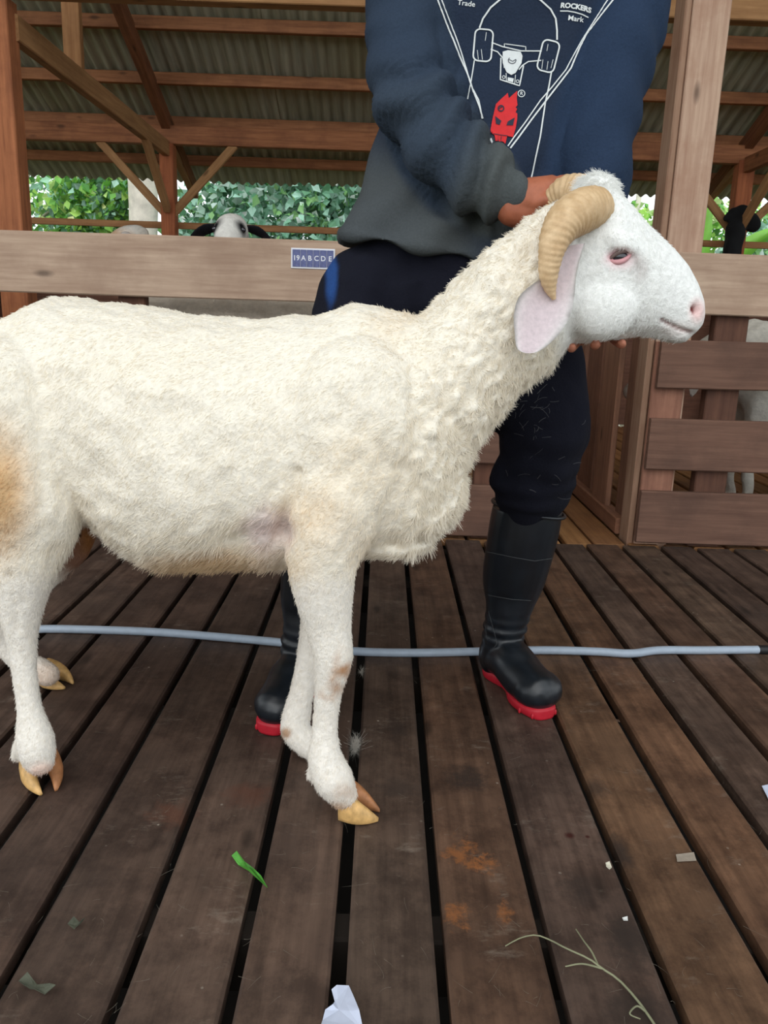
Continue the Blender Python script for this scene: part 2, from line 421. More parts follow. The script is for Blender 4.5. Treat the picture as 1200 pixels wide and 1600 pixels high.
for X, t in ((-1.55, bl), (2.47, br)):
    beam('brace', (X - 0.03, 5.99, 1.40), (X - 0.47, 5.99, 1.86), 0.055, 0.03, M_brace, t, up=(0, -1, 0), color=bc)
    beam('brace', (X + 0.03, 5.99, 1.40), (X + 0.47, 5.99, 1.86), 0.055, 0.03, M_brace, t, up=(0, -1, 0), color=bc)
    beam('brace', (X, 5.94, 1.42), (X, 5.45, 1.80), 0.045, 0.055, M_brace, t, color=bc)
    beam('brace', (X, 6.06, 1.86), (X, 6.66, 1.68), 0.045, 0.055, M_brace, t, color=(0.8, 0.7, 0.62))
rail = empty('back_rail', (0, 6.09, 1.31), 'thin wooden rail across the back opening, nailed to the rear posts', 'rail')
beam('rail_bar', (-6, 6.09, 1.33), (6, 6.09, 1.33), 0.03, 0.045, M_brace, rail, color=(0.95, 0.8, 0.7), nseg=4, jit=0.004)

# ================================================================== FENCE AND GATE
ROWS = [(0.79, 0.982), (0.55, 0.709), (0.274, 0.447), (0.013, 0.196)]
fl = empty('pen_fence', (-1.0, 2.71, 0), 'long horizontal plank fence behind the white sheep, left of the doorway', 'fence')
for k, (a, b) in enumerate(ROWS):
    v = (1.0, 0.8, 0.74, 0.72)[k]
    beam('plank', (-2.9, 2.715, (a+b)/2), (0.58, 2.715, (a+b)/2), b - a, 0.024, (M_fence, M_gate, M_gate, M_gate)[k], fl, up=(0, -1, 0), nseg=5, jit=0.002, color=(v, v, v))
for X in (-1.46, 0.37, -0.84, -2.5):
    beam('upright', (X, 2.755, 0.0), (X, 2.755, 0.95), 0.09, 0.045, M_gate, fl, up=(0, -1, 0), color=(0.6, 0.5, 0.45))
fr = empty('pen_fence', (1.7, 2.71, 0), 'plank fence panel with dark gaps at the right, under the sheep\'s nose', 'fence')
for k, (a, b) in enumerate(ROWS):
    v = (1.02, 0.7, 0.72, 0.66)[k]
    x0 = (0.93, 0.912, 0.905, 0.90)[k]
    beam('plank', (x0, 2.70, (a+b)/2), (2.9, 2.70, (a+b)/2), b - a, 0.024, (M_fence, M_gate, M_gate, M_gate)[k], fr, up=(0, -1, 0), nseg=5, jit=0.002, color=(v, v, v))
beam('stile', (0.957, 2.722, 0.03), (0.957, 2.722, 0.70), 0.108, 0.018, M_gate, fr, up=(0, -1, 0), color=(1.2, 1.05, 1.0))
beam('upright', (1.145, 2.74, 0.0), (1.145, 2.74, 0.90), 0.11, 0.05, M_gate, fr, up=(0, -1, 0), color=(0.5, 0.42, 0.38))
beam('upright', (2.0, 2.74, 0.0), (2.0, 2.74, 0.90), 0.11, 0.05, M_gate, fr, up=(0, -1, 0), color=(0.5, 0.42, 0.38))
# slatted divider standing back into the pen from the pale post
dv = empty('slatted_gate', (0.9, 3.3, 0), 'gate of upright slats standing back into the pen beside the pale post', 'gate')
for a, b, dx, c in ((2.86, 2.97, 0.0, (0.95, 0.85, 0.75)), (3.05, 3.26, -0.015, (1.3, 1.22, 1.1)), (3.35, 3.58, 0.0, (0.9, 0.78, 0.7)), (3.66, 3.88, 0.0, (1.0, 0.9, 0.8))):
    beam('slat', (0.91 + dx, (a+b)/2, 0.05), (0.91 + dx, (a+b)/2, 0.80), 0.022, b - a, M_gate, dv, up=(0, -1, 0), nseg=2, jit=0.002, color=c)
beam('bottom_rail', (0.895, 2.85, 0.03), (0.895, 3.95, 0.03), 0.05, 0.06, M_gate, dv, color=(1.1, 0.95, 0.8))
beam('top_rail', (0.93, 2.85, 0.77), (0.93, 3.95, 0.77), 0.03, 0.07, M_gate, dv, color=(0.9, 0.8, 0.7))

# plank wall added at the back to darken the pen, below the line of sight over the front boards
bw = empty('added_back_fence', (0, 6.13, 0), 'added plank fence darkening the rear of the pen below the thin rail', 'fence')
for z in (0.12, 0.37, 0.62, 0.87, 1.12):
    beam('plank', (-5.8, 6.13, z), (5.8, 6.13, z), 0.252, 0.022, M_gate, bw, up=(0, -1, 0), nseg=4, jit=0.003, color=(0.8, 0.7, 0.65))
# skirting added round the raised floor, unseen, keeps the space under the slats dark
for n, (p, q) in enumerate((((-2.75, -1.0), (-2.75, 6.2)), ((3.3, -1.0), (3.3, 6.2)), ((-2.75, -1.0), (3.3, -1.0)), ((-2.75, 6.2), (3.3, 6.2)))):
    tag(beam('added_skirt_%d' % (n + 1), (*p, -0.40), (*q, -0.40), 0.68, 0.02, M_gate, None, up=(0, 1, 0) if p[0] == q[0] else (0, -1, 0), color=(0.6, 0.5, 0.45)), kind='structure')

for nm, X in (('left', -2.7), ('right', 3.24)):  # side fences added out of view to cut the light into the pen
    sf = empty('added_side_fence', (X, 4.4, 0), 'added plank fence keeping light out of the %s side of the pen' % nm, 'fence')
    for z in (0.12, 0.37, 0.62, 0.87):
        beam('plank', (X, 2.75, z), (X, 6.1, z), 0.252, 0.022, M_gate, sf, up=(1, 0, 0), nseg=3, jit=0.003, color=(0.8, 0.7, 0.65))
# ---- sign with the pen number on the top board
sg = empty('pen_sign', (-0.22, 2.70, 0.925), 'small blue and white sign reading 19ABCDE on the top fence board', 'sign')
M_white = plain('sign_white', (226, 226, 232), 0.5, 0.03)
M_blue = plain('sign_blue', (92, 98, 142), 0.5, 0.25, 90)
sx0, sx1, sz0, sz1 = -0.31, -0.169, 0.894, 0.957
beam('backing', (sx0, 2.701, (sz0+sz1)/2), (sx1, 2.701, (sz0+sz1)/2), sz1 - sz0, 0.004, M_white, sg, up=(0, -1, 0), bev=0.0005)
cuts = [sx0+0.004, sx0+0.030, sx0+0.050, sx0+0.071, sx0+0.0925, sx0+0.115, sx0+0.137]
def text_mesh(body, size, bold=0.0):
    cu = bpy.data.curves.new('t', 'FONT'); cu.body = body; cu.size = size; cu.align_x = 'CENTER'; cu.align_y = 'CENTER'; cu.offset = bold
    cu.resolution_u = 3
    o = bpy.data.objects.new('t', cu); COL.objects.link(o)
    dg = bpy.context.evaluated_depsgraph_get(); e = o.evaluated_get(dg); me = e.to_mesh()
    v = np.array([tuple(p.co) for p in me.vertices]); f = [tuple(p.vertices) for p in me.polygons]
    e.to_mesh_clear(); bpy.data.objects.remove(o); bpy.data.curves.remove(cu)
    return v, f
for i in range(6):
    a, b = cuts[i] + 0.0006, cuts[i+1] - 0.0006
    beam('cell', (a, 2.6985, (sz0+sz1)/2), (b, 2.6985, (sz0+sz1)/2), sz1 - sz0 - 0.010, 0.002, M_blue, sg, up=(0, -1, 0), bev=0.0003)
    v, f = text_mesh(('19', 'A', 'B', 'C', 'D', 'E')[i], 0.022, 0.0004)
    wv = np.stack([(a+b)/2 + v[:, 0], np.full(len(v), 2.6970), (sz0+sz1)/2 + v[:, 1]], 1)
    mk('letter', wv, f, M_white, sg, smooth=False)

# ================================================================== WHITE SHEEP
def hair(name, roots, dirs, L, curl, col, rad, mat, parent, npt=4):
    """short fibres: roots, unit dirs, lengths, sideways curl vectors"""
    k = len(roots); hc = bpy.data.hair_curves.new(name); hc.add_curves([npt] * k)
    u = np.linspace(0, 1, npt)[None, :, None]
    Wm = world_of(parent).translation
    P = roots[:, None] - np.array(Wm) + dirs[:, None] * L[:, None, None] * u + curl[:, None] * (u**1.7) * L[:, None, None]
    hc.attributes['position'].data.foreach_set('vector', P.astype(np.float32).ravel())
    r = hc.attributes.new('radius', 'FLOAT', 'POINT') if 'radius' not in hc.attributes else hc.attributes['radius']
    r.data.foreach_set('value', (rad[:, None] * (1 - 0.75*u[:, :, 0])).astype(np.float32).ravel())
    a = hc.attributes.new('col', 'FLOAT_COLOR', 'CURVE')
    a.data.foreach_set('color', np.c_[col, np.ones(k)].astype(np.float32).ravel())
    hc.materials.append(mat)
    o = bpy.data.objects.new(name, hc); COL.objects.link(o); o.parent = parent; o['kind'] = 'stuff'
    return o
def scatter(V, Fc, weight, k):
    q = np.array(Fc); a, b, c = V[q[:, 0]], V[q[:, 1]], V[q[:, 2]]; d = V[q[:, 3]] if q.shape[1] > 3 else c
    ar = np.linalg.norm(np.cross(c - a, d - b), axis=1)/2 * weight[q].mean(1)
    i = rng.choice(len(q), k, p=ar/ar.sum()); r, s = rng.random((k, 1)), rng.random((k, 1))
    return (a[i]*(1-r) + b[i]*r)*(1-s) + (d[i]*(1-r) + c[i]*r)*s, q[i, 0]

def ring(tp, bp, Y, wd, Yb=None, n=28, e=2.3, egg=0.0):
    t, b = at(*tp, Y), at(*bp, Yb or Y); c = (t+b)/2; a = (t-b)/2
    th = np.linspace(0, 2*math.pi, n, endpoint=False); co, si = np.cos(th), np.sin(th)
    x = np.sign(co)*np.abs(co)**(2/e); y = np.sign(si)*np.abs(si)**(2/e)
    return c + x[:, None]*a + (y*wd*(1 - egg*x))[:, None]*np.array([0, 1, 0])
trunk = [((-78, 610), (-70, 690), 1.31, .05), ((-62, 560), (-58, 770), 1.31, .10), ((-35, 527), (-35, 805), 1.305, .135),
         ((20, 494), (15, 828), 1.30, .158), ((90, 464), (85, 822), 1.295, .168), ((170, 470), (165, 806), 1.285, .175),
         ((215, 479), (212, 852), 1.28, .185), ((270, 487), (266, 876), 1.27, .195), ((340, 496), (340, 880), 1.255, .198), ((420, 497), (424, 874), 1.24, .188),
         ((500, 489), (508, 864), 1.225, .170), ((560, 479), (575, 856), 1.215, .158), ((610, 484), (640, 848), 1.21, .146),
         ((655, 492), (682, 812), 1.205, .128), ((702, 452), (712, 742), 1.205, .108), ((752, 396), (762, 668), 1.205, .092),
         ((802, 355), (815, 602), 1.21, .080), ((850, 328), (868, 558), 1.215, .073), ((880, 312), (890, 540), 1.22, .068)]
neck = [ring(a, b, y, wd, egg=0.0) for a, b, y, wd in trunk]
head = [((862, 330), (872, 535), 1.22, .050), ((890, 306), (890, 540), 1.22, .066), ((922, 288), (922, 537), 1.22, .071), ((955, 291), (952, 531), 1.22, .070),
        ((982, 320), (978, 528), 1.22, .064), ((1005, 347), (998, 527), 1.22, .057), ((1030, 369), (1015, 527), 1.22, .050),
        ((1052, 389), (1028, 531), 1.22, .044), ((1072, 412), (1042, 534), 1.22, .039), ((1087, 440), (1056, 534), 1.22, .036),
        ((1096, 466), (1068, 530), 1.22, .032), ((1098, 486), (1080, 524), 1.22, .024), ((1095, 495), (1088, 514), 1.22, .012)]
headr = [ring(a, b, y, wd, e=2.15, egg=-0.05 if i < 5 else 0.0) for i, (a, b, y, wd) in enumerate(head)]
parts = [loft(neck), loft(headr)]
# poll, brow, cheek, lips, jaw angle
parts += [ell(at(932, 308, 1.22), (.030, .045, .032)), ell(at(966, 382, 1.165), (.034, .024, .018), rotm('Y', 25)), ell(at(940, 480, 1.172), (.052, .030, .045)),
          ell(at(1072, 500, 1.22), (.025, .031, .020)), ell(at(1050, 523, 1.22), (.026, .026, .012), rotm('Y', 12))]
# shoulder, brisket, thigh bulk
parts += [ell(at(540, 690, 1.10), (.10, .07, .15), rotm('Y', 14)), ell(at(640, 760, 1.20), (.085, .11, .08)), ell(at(530, 690, 1.32), (.10, .07, .15), rotm('Y', 14))]
parts += [ell(at(610, 838, 1.19), (.07, .08, .022))]
LEG = {
 'nf': [(528, 720, 1.115, .085), (512, 805, 1.095, .070), (504, 868, 1.085, .054), (506, 925, 1.083, .043), (513, 980, 1.082, .0335), (520, 1030, 1.078, .0285), (513, 1080, 1.080, .0205), (508, 1135, 1.082, .0190), (508, 1182, 1.080, .0255), (520, 1216, 1.078, .0300), (535, 1240, 1.082, .0235)],
 'ff': [(530, 760, 1.29, .075), (518, 860, 1.29, .046), (500, 945, 1.275, .030), (484, 1020, 1.27, .0215), (473, 1075, 1.27, .0205), (464, 1115, 1.27, .0245), (463, 1142, 1.265, .0260), (485, 1165, 1.255, .0235), (506, 1178, 1.25, .020)],
 'nh': [(10, 640, 1.19, .115), (30, 740, 1.175, .105), (44, 810, 1.16, .080), (44, 865, 1.15, .053), (36, 920, 1.15, .0385), (33, 965, 1.15, .0290), (35, 1010, 1.15, .0215), (40, 1065, 1.145, .0178), (47, 1112, 1.14, .0195), (54, 1152, 1.135, .0285), (59, 1178, 1.132, .0275), (62, 1188, 1.130, .0235)],
 'fh': [(60, 700, 1.39, .09), (100, 790, 1.41, .065), (112, 832, 1.42, .046), (75, 880, 1.44, .040), (25, 935, 1.46, .034), (4, 972, 1.47, .027), (8, 1005, 1.475, .022), (35, 1035, 1.475, .0225), (58, 1046, 1.474, .0260), (74, 1054, 1.470, .0235)],
}
for k, L in LEG.items(): parts.append(px_tube(L, n=18, seg=44))
parts.append(px_tube([(465, 1128, 1.28, .014), (447, 1145, 1.285, .011)], n=8, seg=5))
parts.append(px_tube([(500, 1195, 1.085, .016), (487, 1212, 1.09, .010)], n=8, seg=5))
parts.append(px_tube([(38, 1165, 1.145, .018), (28, 1180, 1.15, .012)], n=8, seg=5))
parts.append(ell(at(45, 830, 1.33), (.05, .05, .06)))       # udder-side groin fill
parts.append(tube([(*at(-60, 560, 1.31), .035), (*at(-98, 640, 1.31), .030), (*at(-105, 760, 1.31), .026), (*at(-98, 840, 1.31), .012)], n=12, seg=14))
V, Fc, Nn = fuse(parts, 0.0042, 7)
Q = pix(V)
near = V[:, 1]
trunk_m = 1 - sstep(Q[:, 0], 850, 900)
legm = sstep(Q[:, 1], 880, 930) * (Q[:, 0] < 700)
woolm = trunk_m * (1 - legm)
# relief: soft fleece lumps on body, crisper locks on neck, elbow and flank folds
d = wob(V, 42, 0) * 0.0028 * woolm + wob(V, 130, 9) * 0.0010 * woolm
nk = sstep(Q[:, 0], 590, 680) * trunk_m
d += (np.abs(wob(V, 150, 20)) - 0.5) * 0.0035 * nk
def crease(Pxy, pts, width, depth):
    """groove on the near side along a pixel polyline"""
    best = np.full(len(Pxy), 1e9)
    for (a, b) in zip(pts[:-1], pts[1:]):
        a, b = np.array(a, float), np.array(b, float); ab = b - a
        t = np.clip(((Pxy - a) @ ab) / (ab @ ab), 0, 1)
        best = np.minimum(best, np.linalg.norm(Pxy - a - t[:, None]*ab, axis=1))
    return -depth * np.exp(-(best/width)**2)
front = (Nn[:, 1] < 0.1)
d += front * crease(Q, [(432, 850), (440, 810), (455, 770), (462, 738)], 7, 0.010)
d += front * crease(Q, [(412, 800), (425, 765)], 6, 0.004)
d += front * crease(Q, [(505, 660), (545, 668), (590, 690), (605, 730)], 14, 0.004)
d += front * crease(Q, [(430, 840), (400, 840), (360, 850)], 26, 0.012)
d += front * crease(Q, [(690, 640), (720, 665), (738, 700)], 8, 0.004)
d += front * crease(Q, [(655, 560), (690, 600), (700, 650)], 9, 0.004)
d += front * crease(Q, [(12, 900), (24, 945), (26, 985)], 6, 0.004)
d += front * crease(Q, [(20, 860), (32, 900), (38, 940)], 7, 0.003)
# face: eye socket, tear line, nostril, mouth
d += front * -0.006 * blob(Q, (968, 400), (20, 11), 0.6)
d += front * crease(Q, [(985, 402), (995, 412), (1000, 428)], 5, 0.002)
d += front * -0.008 * blob(Q, (1086, 483), (6, 8), 0.7)
d += front * crease(Q, [(1034, 500), (1050, 509), (1066, 516), (1080, 520)], 2.6, 0.0045)
d += front * crease(Q, [(905, 540), (880, 500), (890, 440)], 16, 0.003)
d += front * crease(Q, [(985, 527), (1015, 518), (1034, 522)], 6, 0.002)
V = V + Nn * d[:, None]; Nn = normals(V, Fc)
# colour: cream fleece, whiter face and legs, tan stains, pink bare skin
col = np.tile(lin((240, 232, 217)), (len(V), 1))
blend(col, 1 - trunk_m, (240, 240, 237)); blend(col, legm * 0.8, (236, 230, 221))
nz = wob(V, 30, 3)*0.5 + 0.5
blend(col, blob(Q, (-2, 770), (52, 105), 0.8) * 0.85, (206, 162, 106))
blend(col, blob(Q, (330, 890), (130, 26), 0.8) * (Nn[:, 2] < 0.3) * 0.85, (214, 182, 138))
blend(col, blob(Q, (500, 835), (80, 75), 0.9) * 0.45 * nz, (226, 192, 146))
blend(col, blob(Q, (560, 735), (80, 80), 0.9) * 0.22, (232, 206, 166))
blend(col, blob(Q, (615, 500), (45, 55), 0.9) * 0.35 * nz, (222, 196, 158))
blend(col, blob(Q, (240, 560), (150, 60), 0.9) * 0.20, (230, 218, 196))
blend(col, blob(Q, (418, 830), (36, 40), 0.8) * 0.65, (228, 206, 208))
farst = blob(Q, (118, 842), (48, 58), 0.4) * (near > 1.33)
blend(col, farst, (150, 112, 92)); blend(col, blob(Q, (130, 846), (26, 20), 0.8) * (near > 1.33) * np.clip(nz*1.5, 0, 1), (172, 118, 68)); blend(col, blob(Q, (124, 838), (5, 4), 0.6) * (near > 1.33), (70, 44, 34)); blend(col, blob(Q, (106, 845), (4, 4), 0.6) * (near > 1.33), (80, 50, 36))
for c, r, s in (((536, 1040), (14, 26), .9), ((528, 1066), (14, 20), .7), ((514, 1084), (15, 10), .8), ((545, 1240), (26, 22), .3)): blend(col, blob(Q, c, r, 0.9) * s * np.clip(0.55 + 0.5*wob(V, 160, 6), 0, 1), (176, 122, 70))
blend(col, blob(Q, (447, 1145), (9, 9), 0.6) * 0.8, (176, 130, 88))
blend(col, blob(Q, (525, 1265), (26, 12), 0.7) * 0.7, (198, 158, 120)); blend(col, blob(Q, (68, 1205), (26, 16), 0.7) * 0.6, (222, 180, 160))
blend(col, blob(Q, (75, 1060), (40, 30), 0.7) * (near > 1.40) * 0.5, (206, 170, 142))
blend(col, front * blob(Q, (970, 404), (26, 17), 0.6) * 0.7, (226, 188, 192)); blend(col, front * blob(Q, (1000, 418), (15, 22), 0.8) * 0.5, (176, 164, 160))
blend(col, front * blob(Q, (966, 402), (17, 9), 0.5) * 0.8, (196, 134, 140))
blend(col, blob(Q, (1090, 486), (14, 20), 0.8) * 0.75, (232, 184, 180)); blend(col, front * blob(Q, (1085, 484), (5, 7), 0.5), (120, 60, 58))
blend(col, front * np.clip(-crease(Q, [(1034, 500), (1050, 509), (1066, 516), (1080, 520)], 2.4, 1.0), 0, 1) * 0.85, (150, 100, 98))
blend(col, blob(Q, (1060, 515), (26, 14), 0.8) * 0.25, (228, 196, 190))
sheep = empty('sheep', (*gnd(300, 1180)[:2], 0), 'large white sheep in profile held by its head, centre of the picture', 'sheep')
mk('body', V, Fc, M_fleece, sheep, col=col)

# fleece fibres
def grow(k, weight, name, Lf, lift, flow, clump, cell, rad):
    P, vi = scatter(V, Fc, weight, k)
    n = Nn[vi]; fl = np.broadcast_to(np.asarray(flow, float), n.shape); tg = fl - n * (fl*n).sum(1)[:, None]
    tg /= np.linalg.norm(tg, axis=1)[:, None] + 1e-6
    ce = np.floor((P + 0.3*cell*np.sin(P[:, [1, 2, 0]]*60)) / cell).astype(np.int64); h = (ce[:, 0]*73856093) ^ (ce[:, 1]*19349663) ^ (ce[:, 2]*83492791)
    tab = rng.normal(size=(4096, 3)); cl = tab[np.abs(h) % 4096]
    D = n*lift[vi][:, None] + tg*(1 - lift[vi])[:, None] + rng.normal(size=P.shape)*0.16 + cl*clump[vi][:, None]*0.5
    D /= np.linalg.norm(D, axis=1)[:, None]
    L = Lf[vi] * rng.uniform(0.6, 1.25, len(P)); curl = cl*clump[vi][:, None]*0.5 + np.array([0, 0, -0.2])
    c = col[vi] * rng.uniform(0.96, 1.08, (len(P), 1))
    return hair(name, P, D, L, curl, np.clip(c, 0, 1), np.full(len(P), rad), M_wool, sheep)
belly = sstep(-Nn[:, 2], 0.2, 0.75) * woolm * (Q[:, 1] > 760)
brisk = sstep(Q[:, 0], 600, 660) * woolm * sstep(Nn[:, 0] - Nn[:, 2], 0.2, 1.0) * (Q[:, 0] < 880)
Lf = 0.0058 + 0.009*belly*(1 - 0.7*sstep(Q[:, 0], 540, 600)) + 0.003*brisk
lift = 0.17 + 0.22*nk + 0.15*brisk
clump = 0.12 + 0.22*nk + 0.05*belly
wt = np.clip(woolm * (1 + 1.2*belly + brisk + 0.3*nk), 0, None) * (1 - 0.85*blob(Q, (418, 828), (30, 34), 0.6)) * (1 - farst)
grow(125000, wt, 'wool', Lf, lift, (-0.75, 0, -0.65), clump, 0.013, 0.00036)
short = np.clip((1 - woolm) * (1 - sstep(Q[:, 0], 1020, 1060)), 0, 1) * (1 - blob(Q, (972, 404), (30, 20), 0.5))
poll = blob(Q, (930, 292), (40, 26), 0.7) * sstep(Nn[:, 2], 0.0, 0.6)
grow(38000, short + 2*poll, 'short_hair', 0.0045 + 0.010*poll, 0.25 + 0.3*poll, (-0.35, 0, -0.8), np.full(len(V), 0.1) + 0.3*poll, 0.01, 0.00030)

# hooves: paired claws with a coloured rim
M_hoof = plain('horn_yellow_hoof', (206, 164, 104), 0.45, 0.3, 60, 0.2)
M_hoofd = plain('brown_hoof', (166, 112, 72), 0.5, 0.3, 60, 0.2)
def claw(base, toe, side, wd, ht, mat):
    """wedge standing on the floor: high at the coronet, pointed at the toe"""
    base, toe = np.asarray(base, float), np.asarray(toe, float); ax = toe - base
    sd = np.cross(ax, (0, 0, 1)); sd /= np.linalg.norm(sd); sd *= side; rows = []
    for t in np.linspace(0, 1, 9):
        c = base + ax*t; hw = wd*0.5*(1 - 0.80*t**2.6); top = 0.007 + (ht - 0.007)*(1 - t**1.5); bot = 0.0008 + 0.004*max(0, t - 0.8)
        off = sd*(0.007*math.sin(math.pi*t) - 0.004*t*t); q = []
        for a in np.linspace(0, 2*math.pi, 14, endpoint=False):
            ca, sa = math.cos(a), math.sin(a); zz = (top + bot)/2 + (top - bot)/2*math.copysign(abs(sa)**0.75, sa)
            q.append(np.array([c[0], c[1], zz]) + off + sd*hw*math.copysign(abs(ca)**0.75, ca)*(1 - 0.30*max(0, sa)) - ax*0.28*max(0, sa)*(1 - t)*0.6)
        rows.append(np.array(q))
    v, f = loft(rows); return mk('hoof_claw', v, f, mat, sheep)
def hoof(bpx, toepx, sep, wd, ht, mats=(None, None), splay=0.002):
    c = gnd(*bpx); t = gnd(*toepx); ax = t - c; s = np.cross(ax, (0, 0, 1)); s /= np.linalg.norm(s)
    for q, m in ((1, mats[0]), (-1, mats[1])): claw(c + s*q*sep*0.5, t + s*q*(sep*0.5 + splay), q, wd, ht, m or M_hoof)
hoof((532, 1272), (592, 1277), 0.027, 0.029, 0.060, (M_hoof, M_hoofd))
hoof((60, 1205), (76, 1241), 0.027, 0.027, 0.056, (M_hoof, M_hoofd), 0.002)
hoof((74, 1066), (108, 1074), 0.028, 0.027, 0.046, (M_hoof, M_hoof))
hoof((492, 1186), (534, 1180), 0.024, 0.025, 0.034, (M_hoofd, M_hoofd))

# horns: ridged, curling back and down
def hornmat():
    m, t, b = nodes('ridged_horn')
    tc = N(t, 'ShaderNodeTexCoord'); n = noise(t, tc.outputs['Object'], 60, 5, 0.6); n2 = noise(t, tc.outputs['Object'], 14, 3)
    c = ramp(t, n, [(0.3, rgba((186, 152, 110))), (0.7, rgba((220, 190, 150)))])
    c = mix(t, ramp(t, n2, [(0.5, (0, 0, 0, 1)), (0.7, (0.5, 0.5, 0.5, 1))]), c, rgba((176, 130, 80)))
    t.links.new(c, b.inputs['Base Color']); b.inputs['Roughness'].default_value = 0.6; bump(t, b, n, 0.3, 0.003); return m
M_horn = hornmat()
def horn(path, label=None):
    pr = smooth_path([(*at(a, b, y), r) for a, b, y, r in path], 110)
    T, fr = frames(pr[:, :3]); rows = []; a = np.linspace(0, 2*math.pi, 22, endpoint=False)
    s = np.cumsum(np.r_[0, np.linalg.norm(np.diff(pr[:, :3], axis=0), axis=1)])
    for i in range(len(pr)):
        wave = s[i]/0.0075*2*math.pi
        rr = pr[i, 3]*(1 + 0.030*np.sin(wave + 1.6*np.sin(2*a + s[i]*25) + 0.9*math.sin(s[i]*140)) + 0.012*np.sin(wave*0.37 + 2*np.sin(a*3)) + 0.025*np.sin(3*a + s[i]*40))
        rows.append(pr[i, :3] + (rr*np.cos(a))[:, None]*fr[i][0] + (rr*np.sin(a))[:, None]*fr[i][1])
    v, f = loft(rows); o = mk('horn', v, f, M_horn, sheep)
    if label: o['label'] = label
    return o
horn([(934, 322, 1.175, .024), (921, 325, 1.155, .0275), (903, 332, 1.138, .0290), (884, 346, 1.125, .0265), (868, 372, 1.115, .0210), (860, 402, 1.110, .0160), (857, 430, 1.110, .0128), (860, 452, 1.112, .0080), (866, 468, 1.114, .0025)])
horn([(930, 318, 1.255, .024), (908, 302, 1.285, .026), (886, 300, 1.305, .024), (868, 316, 1.325, .021), (858, 346, 1.335, .017), (858, 384, 1.34, .011), (866, 410, 1.335, .003)])

# ears: thin drooping leaves, pinkish inside
M_ear = attr_mat('ear_skin', 0.7, 160, 0.12, 0.3, 0.25)
def ear(left, right, Y, Yt, cup, name='ear'):
    n, m = 26, 9; L = smooth_path(left, n); R = smooth_path(right, n); vs, cs = [], []
    for side in (0, 1):
        for i in range(n):
            y = Y + (Yt - Y)*i/(n-1)
            for k in range(m):
                t = k/(m-1); p = L[i]*(1-t) + R[i]*t
                dep = -cup*math.sin(math.pi*t)*math.sin(math.pi*min(1, i/(n-1)*1.05))
                wv = at(p[0], p[1], y); wv = wv + np.array([0, -dep + (0.0025 if side else -0.0025)*math.sin(math.pi*t)**0.5*min(1, (n-1-i)/3) , 0])
                vs.append(wv); edge = abs(2*t-1)**4
                cs.append(lin((224, 208, 212))*(1-edge) + lin((240, 236, 234))*edge if side == 0 else lin((240, 236, 232)))
    fs = []
    for i in range(n-1):
        for k in range(m-1):
            a = i*m + k; fs.append((a, a+1, a+m+1, a+m)); b = a + n*m; fs.append((b, b+m, b+m+1, b+1))
        a = i*m; fs.append((a, a+m, a+m+n*m, a+n*m)); a += m-1; fs.append((a, a+n*m, a+m+n*m, a+m))
    fs.append(tuple(range((n-1)*m, n*m)) + tuple(range(n*m + n*m - 1, n*m + (n-1)*m - 1, -1)))
    return mk(name, vs, fs, M_ear, sheep, col=np.array(cs))
ear([(888, 384), (874, 402), (866, 424), (838, 440), (812, 462), (803, 490), (804, 520), (808, 545), (822, 552)],
    [(914, 380), (906, 406), (900, 432), (898, 458), (892, 490), (878, 516), (860, 536), (842, 549), (830, 552)], 1.138, 1.075, 0.012)
ear([(884, 392), (874, 402), (866, 424), (848, 440), (832, 462), (823, 490), (822, 515), (826, 530), (834, 536)],
    [(906, 388), (902, 406), (900, 432), (898, 458), (892, 480), (882, 500), (868, 520), (854, 532), (846, 536)], 1.295, 1.345, -0.010)

# eyes
M_eye = plain('dark_eye', (34, 32, 40), 0.08, 0.2, 80, 0, 0.9); M_lid = plain('pink_lid', (202, 148, 152), 0.6, 0.1); M_lash = plain('pale_lash', (110, 92, 88), 0.8)
def eye(Yc, sgn):
    hit = at(968, 401, Yc)
    v, f = ell(hit, (.0125, .0085, .0100), n=20, m=14); e = mk('eye', v, f, M_eye, sheep)
    for sg, rise, th, mat, nm in ((1, 0.0068, 0.0034, M_lash, 'upper_lid'), (-1, 0.0070, 0.0038, M_lid, 'lower_lid')):
        pts = []
        for u in np.linspace(-1, 1, 9):
            tilt = 0.0048*u
            pts.append((*(hit + np.array([u*0.0155, sgn*(0.0075*(1 - 0.55*u*u)), sg*rise*(1-u*u) + tilt - (0.0005 if sg > 0 else 0.0)])), th*(1 - 0.6*abs(u)**2)))
        v, f = tube(pts, n=8, seg=18); mk(nm, v, f, mat, e)
bv = BVHTree.FromPolygons([tuple(p) for p in V], Fc)
h = bv.ray_cast(Vector(EYE), Vector(ray(968, 401)))
eye(h[0].y + 0.0035, -1)
hb = bv.ray_cast(Vector((h[0].x, 2.0, h[0].z)), Vector((0, -1, 0)))
eye(hb[0].y - 0.0035, 1)
# ================================================================== PERSON HOLDING THE SHEEP
hip = at(640, 440, 1.53)
person = empty('person', (float(hip[0]), 1.50, 0), 'person in navy hooded sweatshirt and black rubber boots holding the sheep\'s head', 'person')
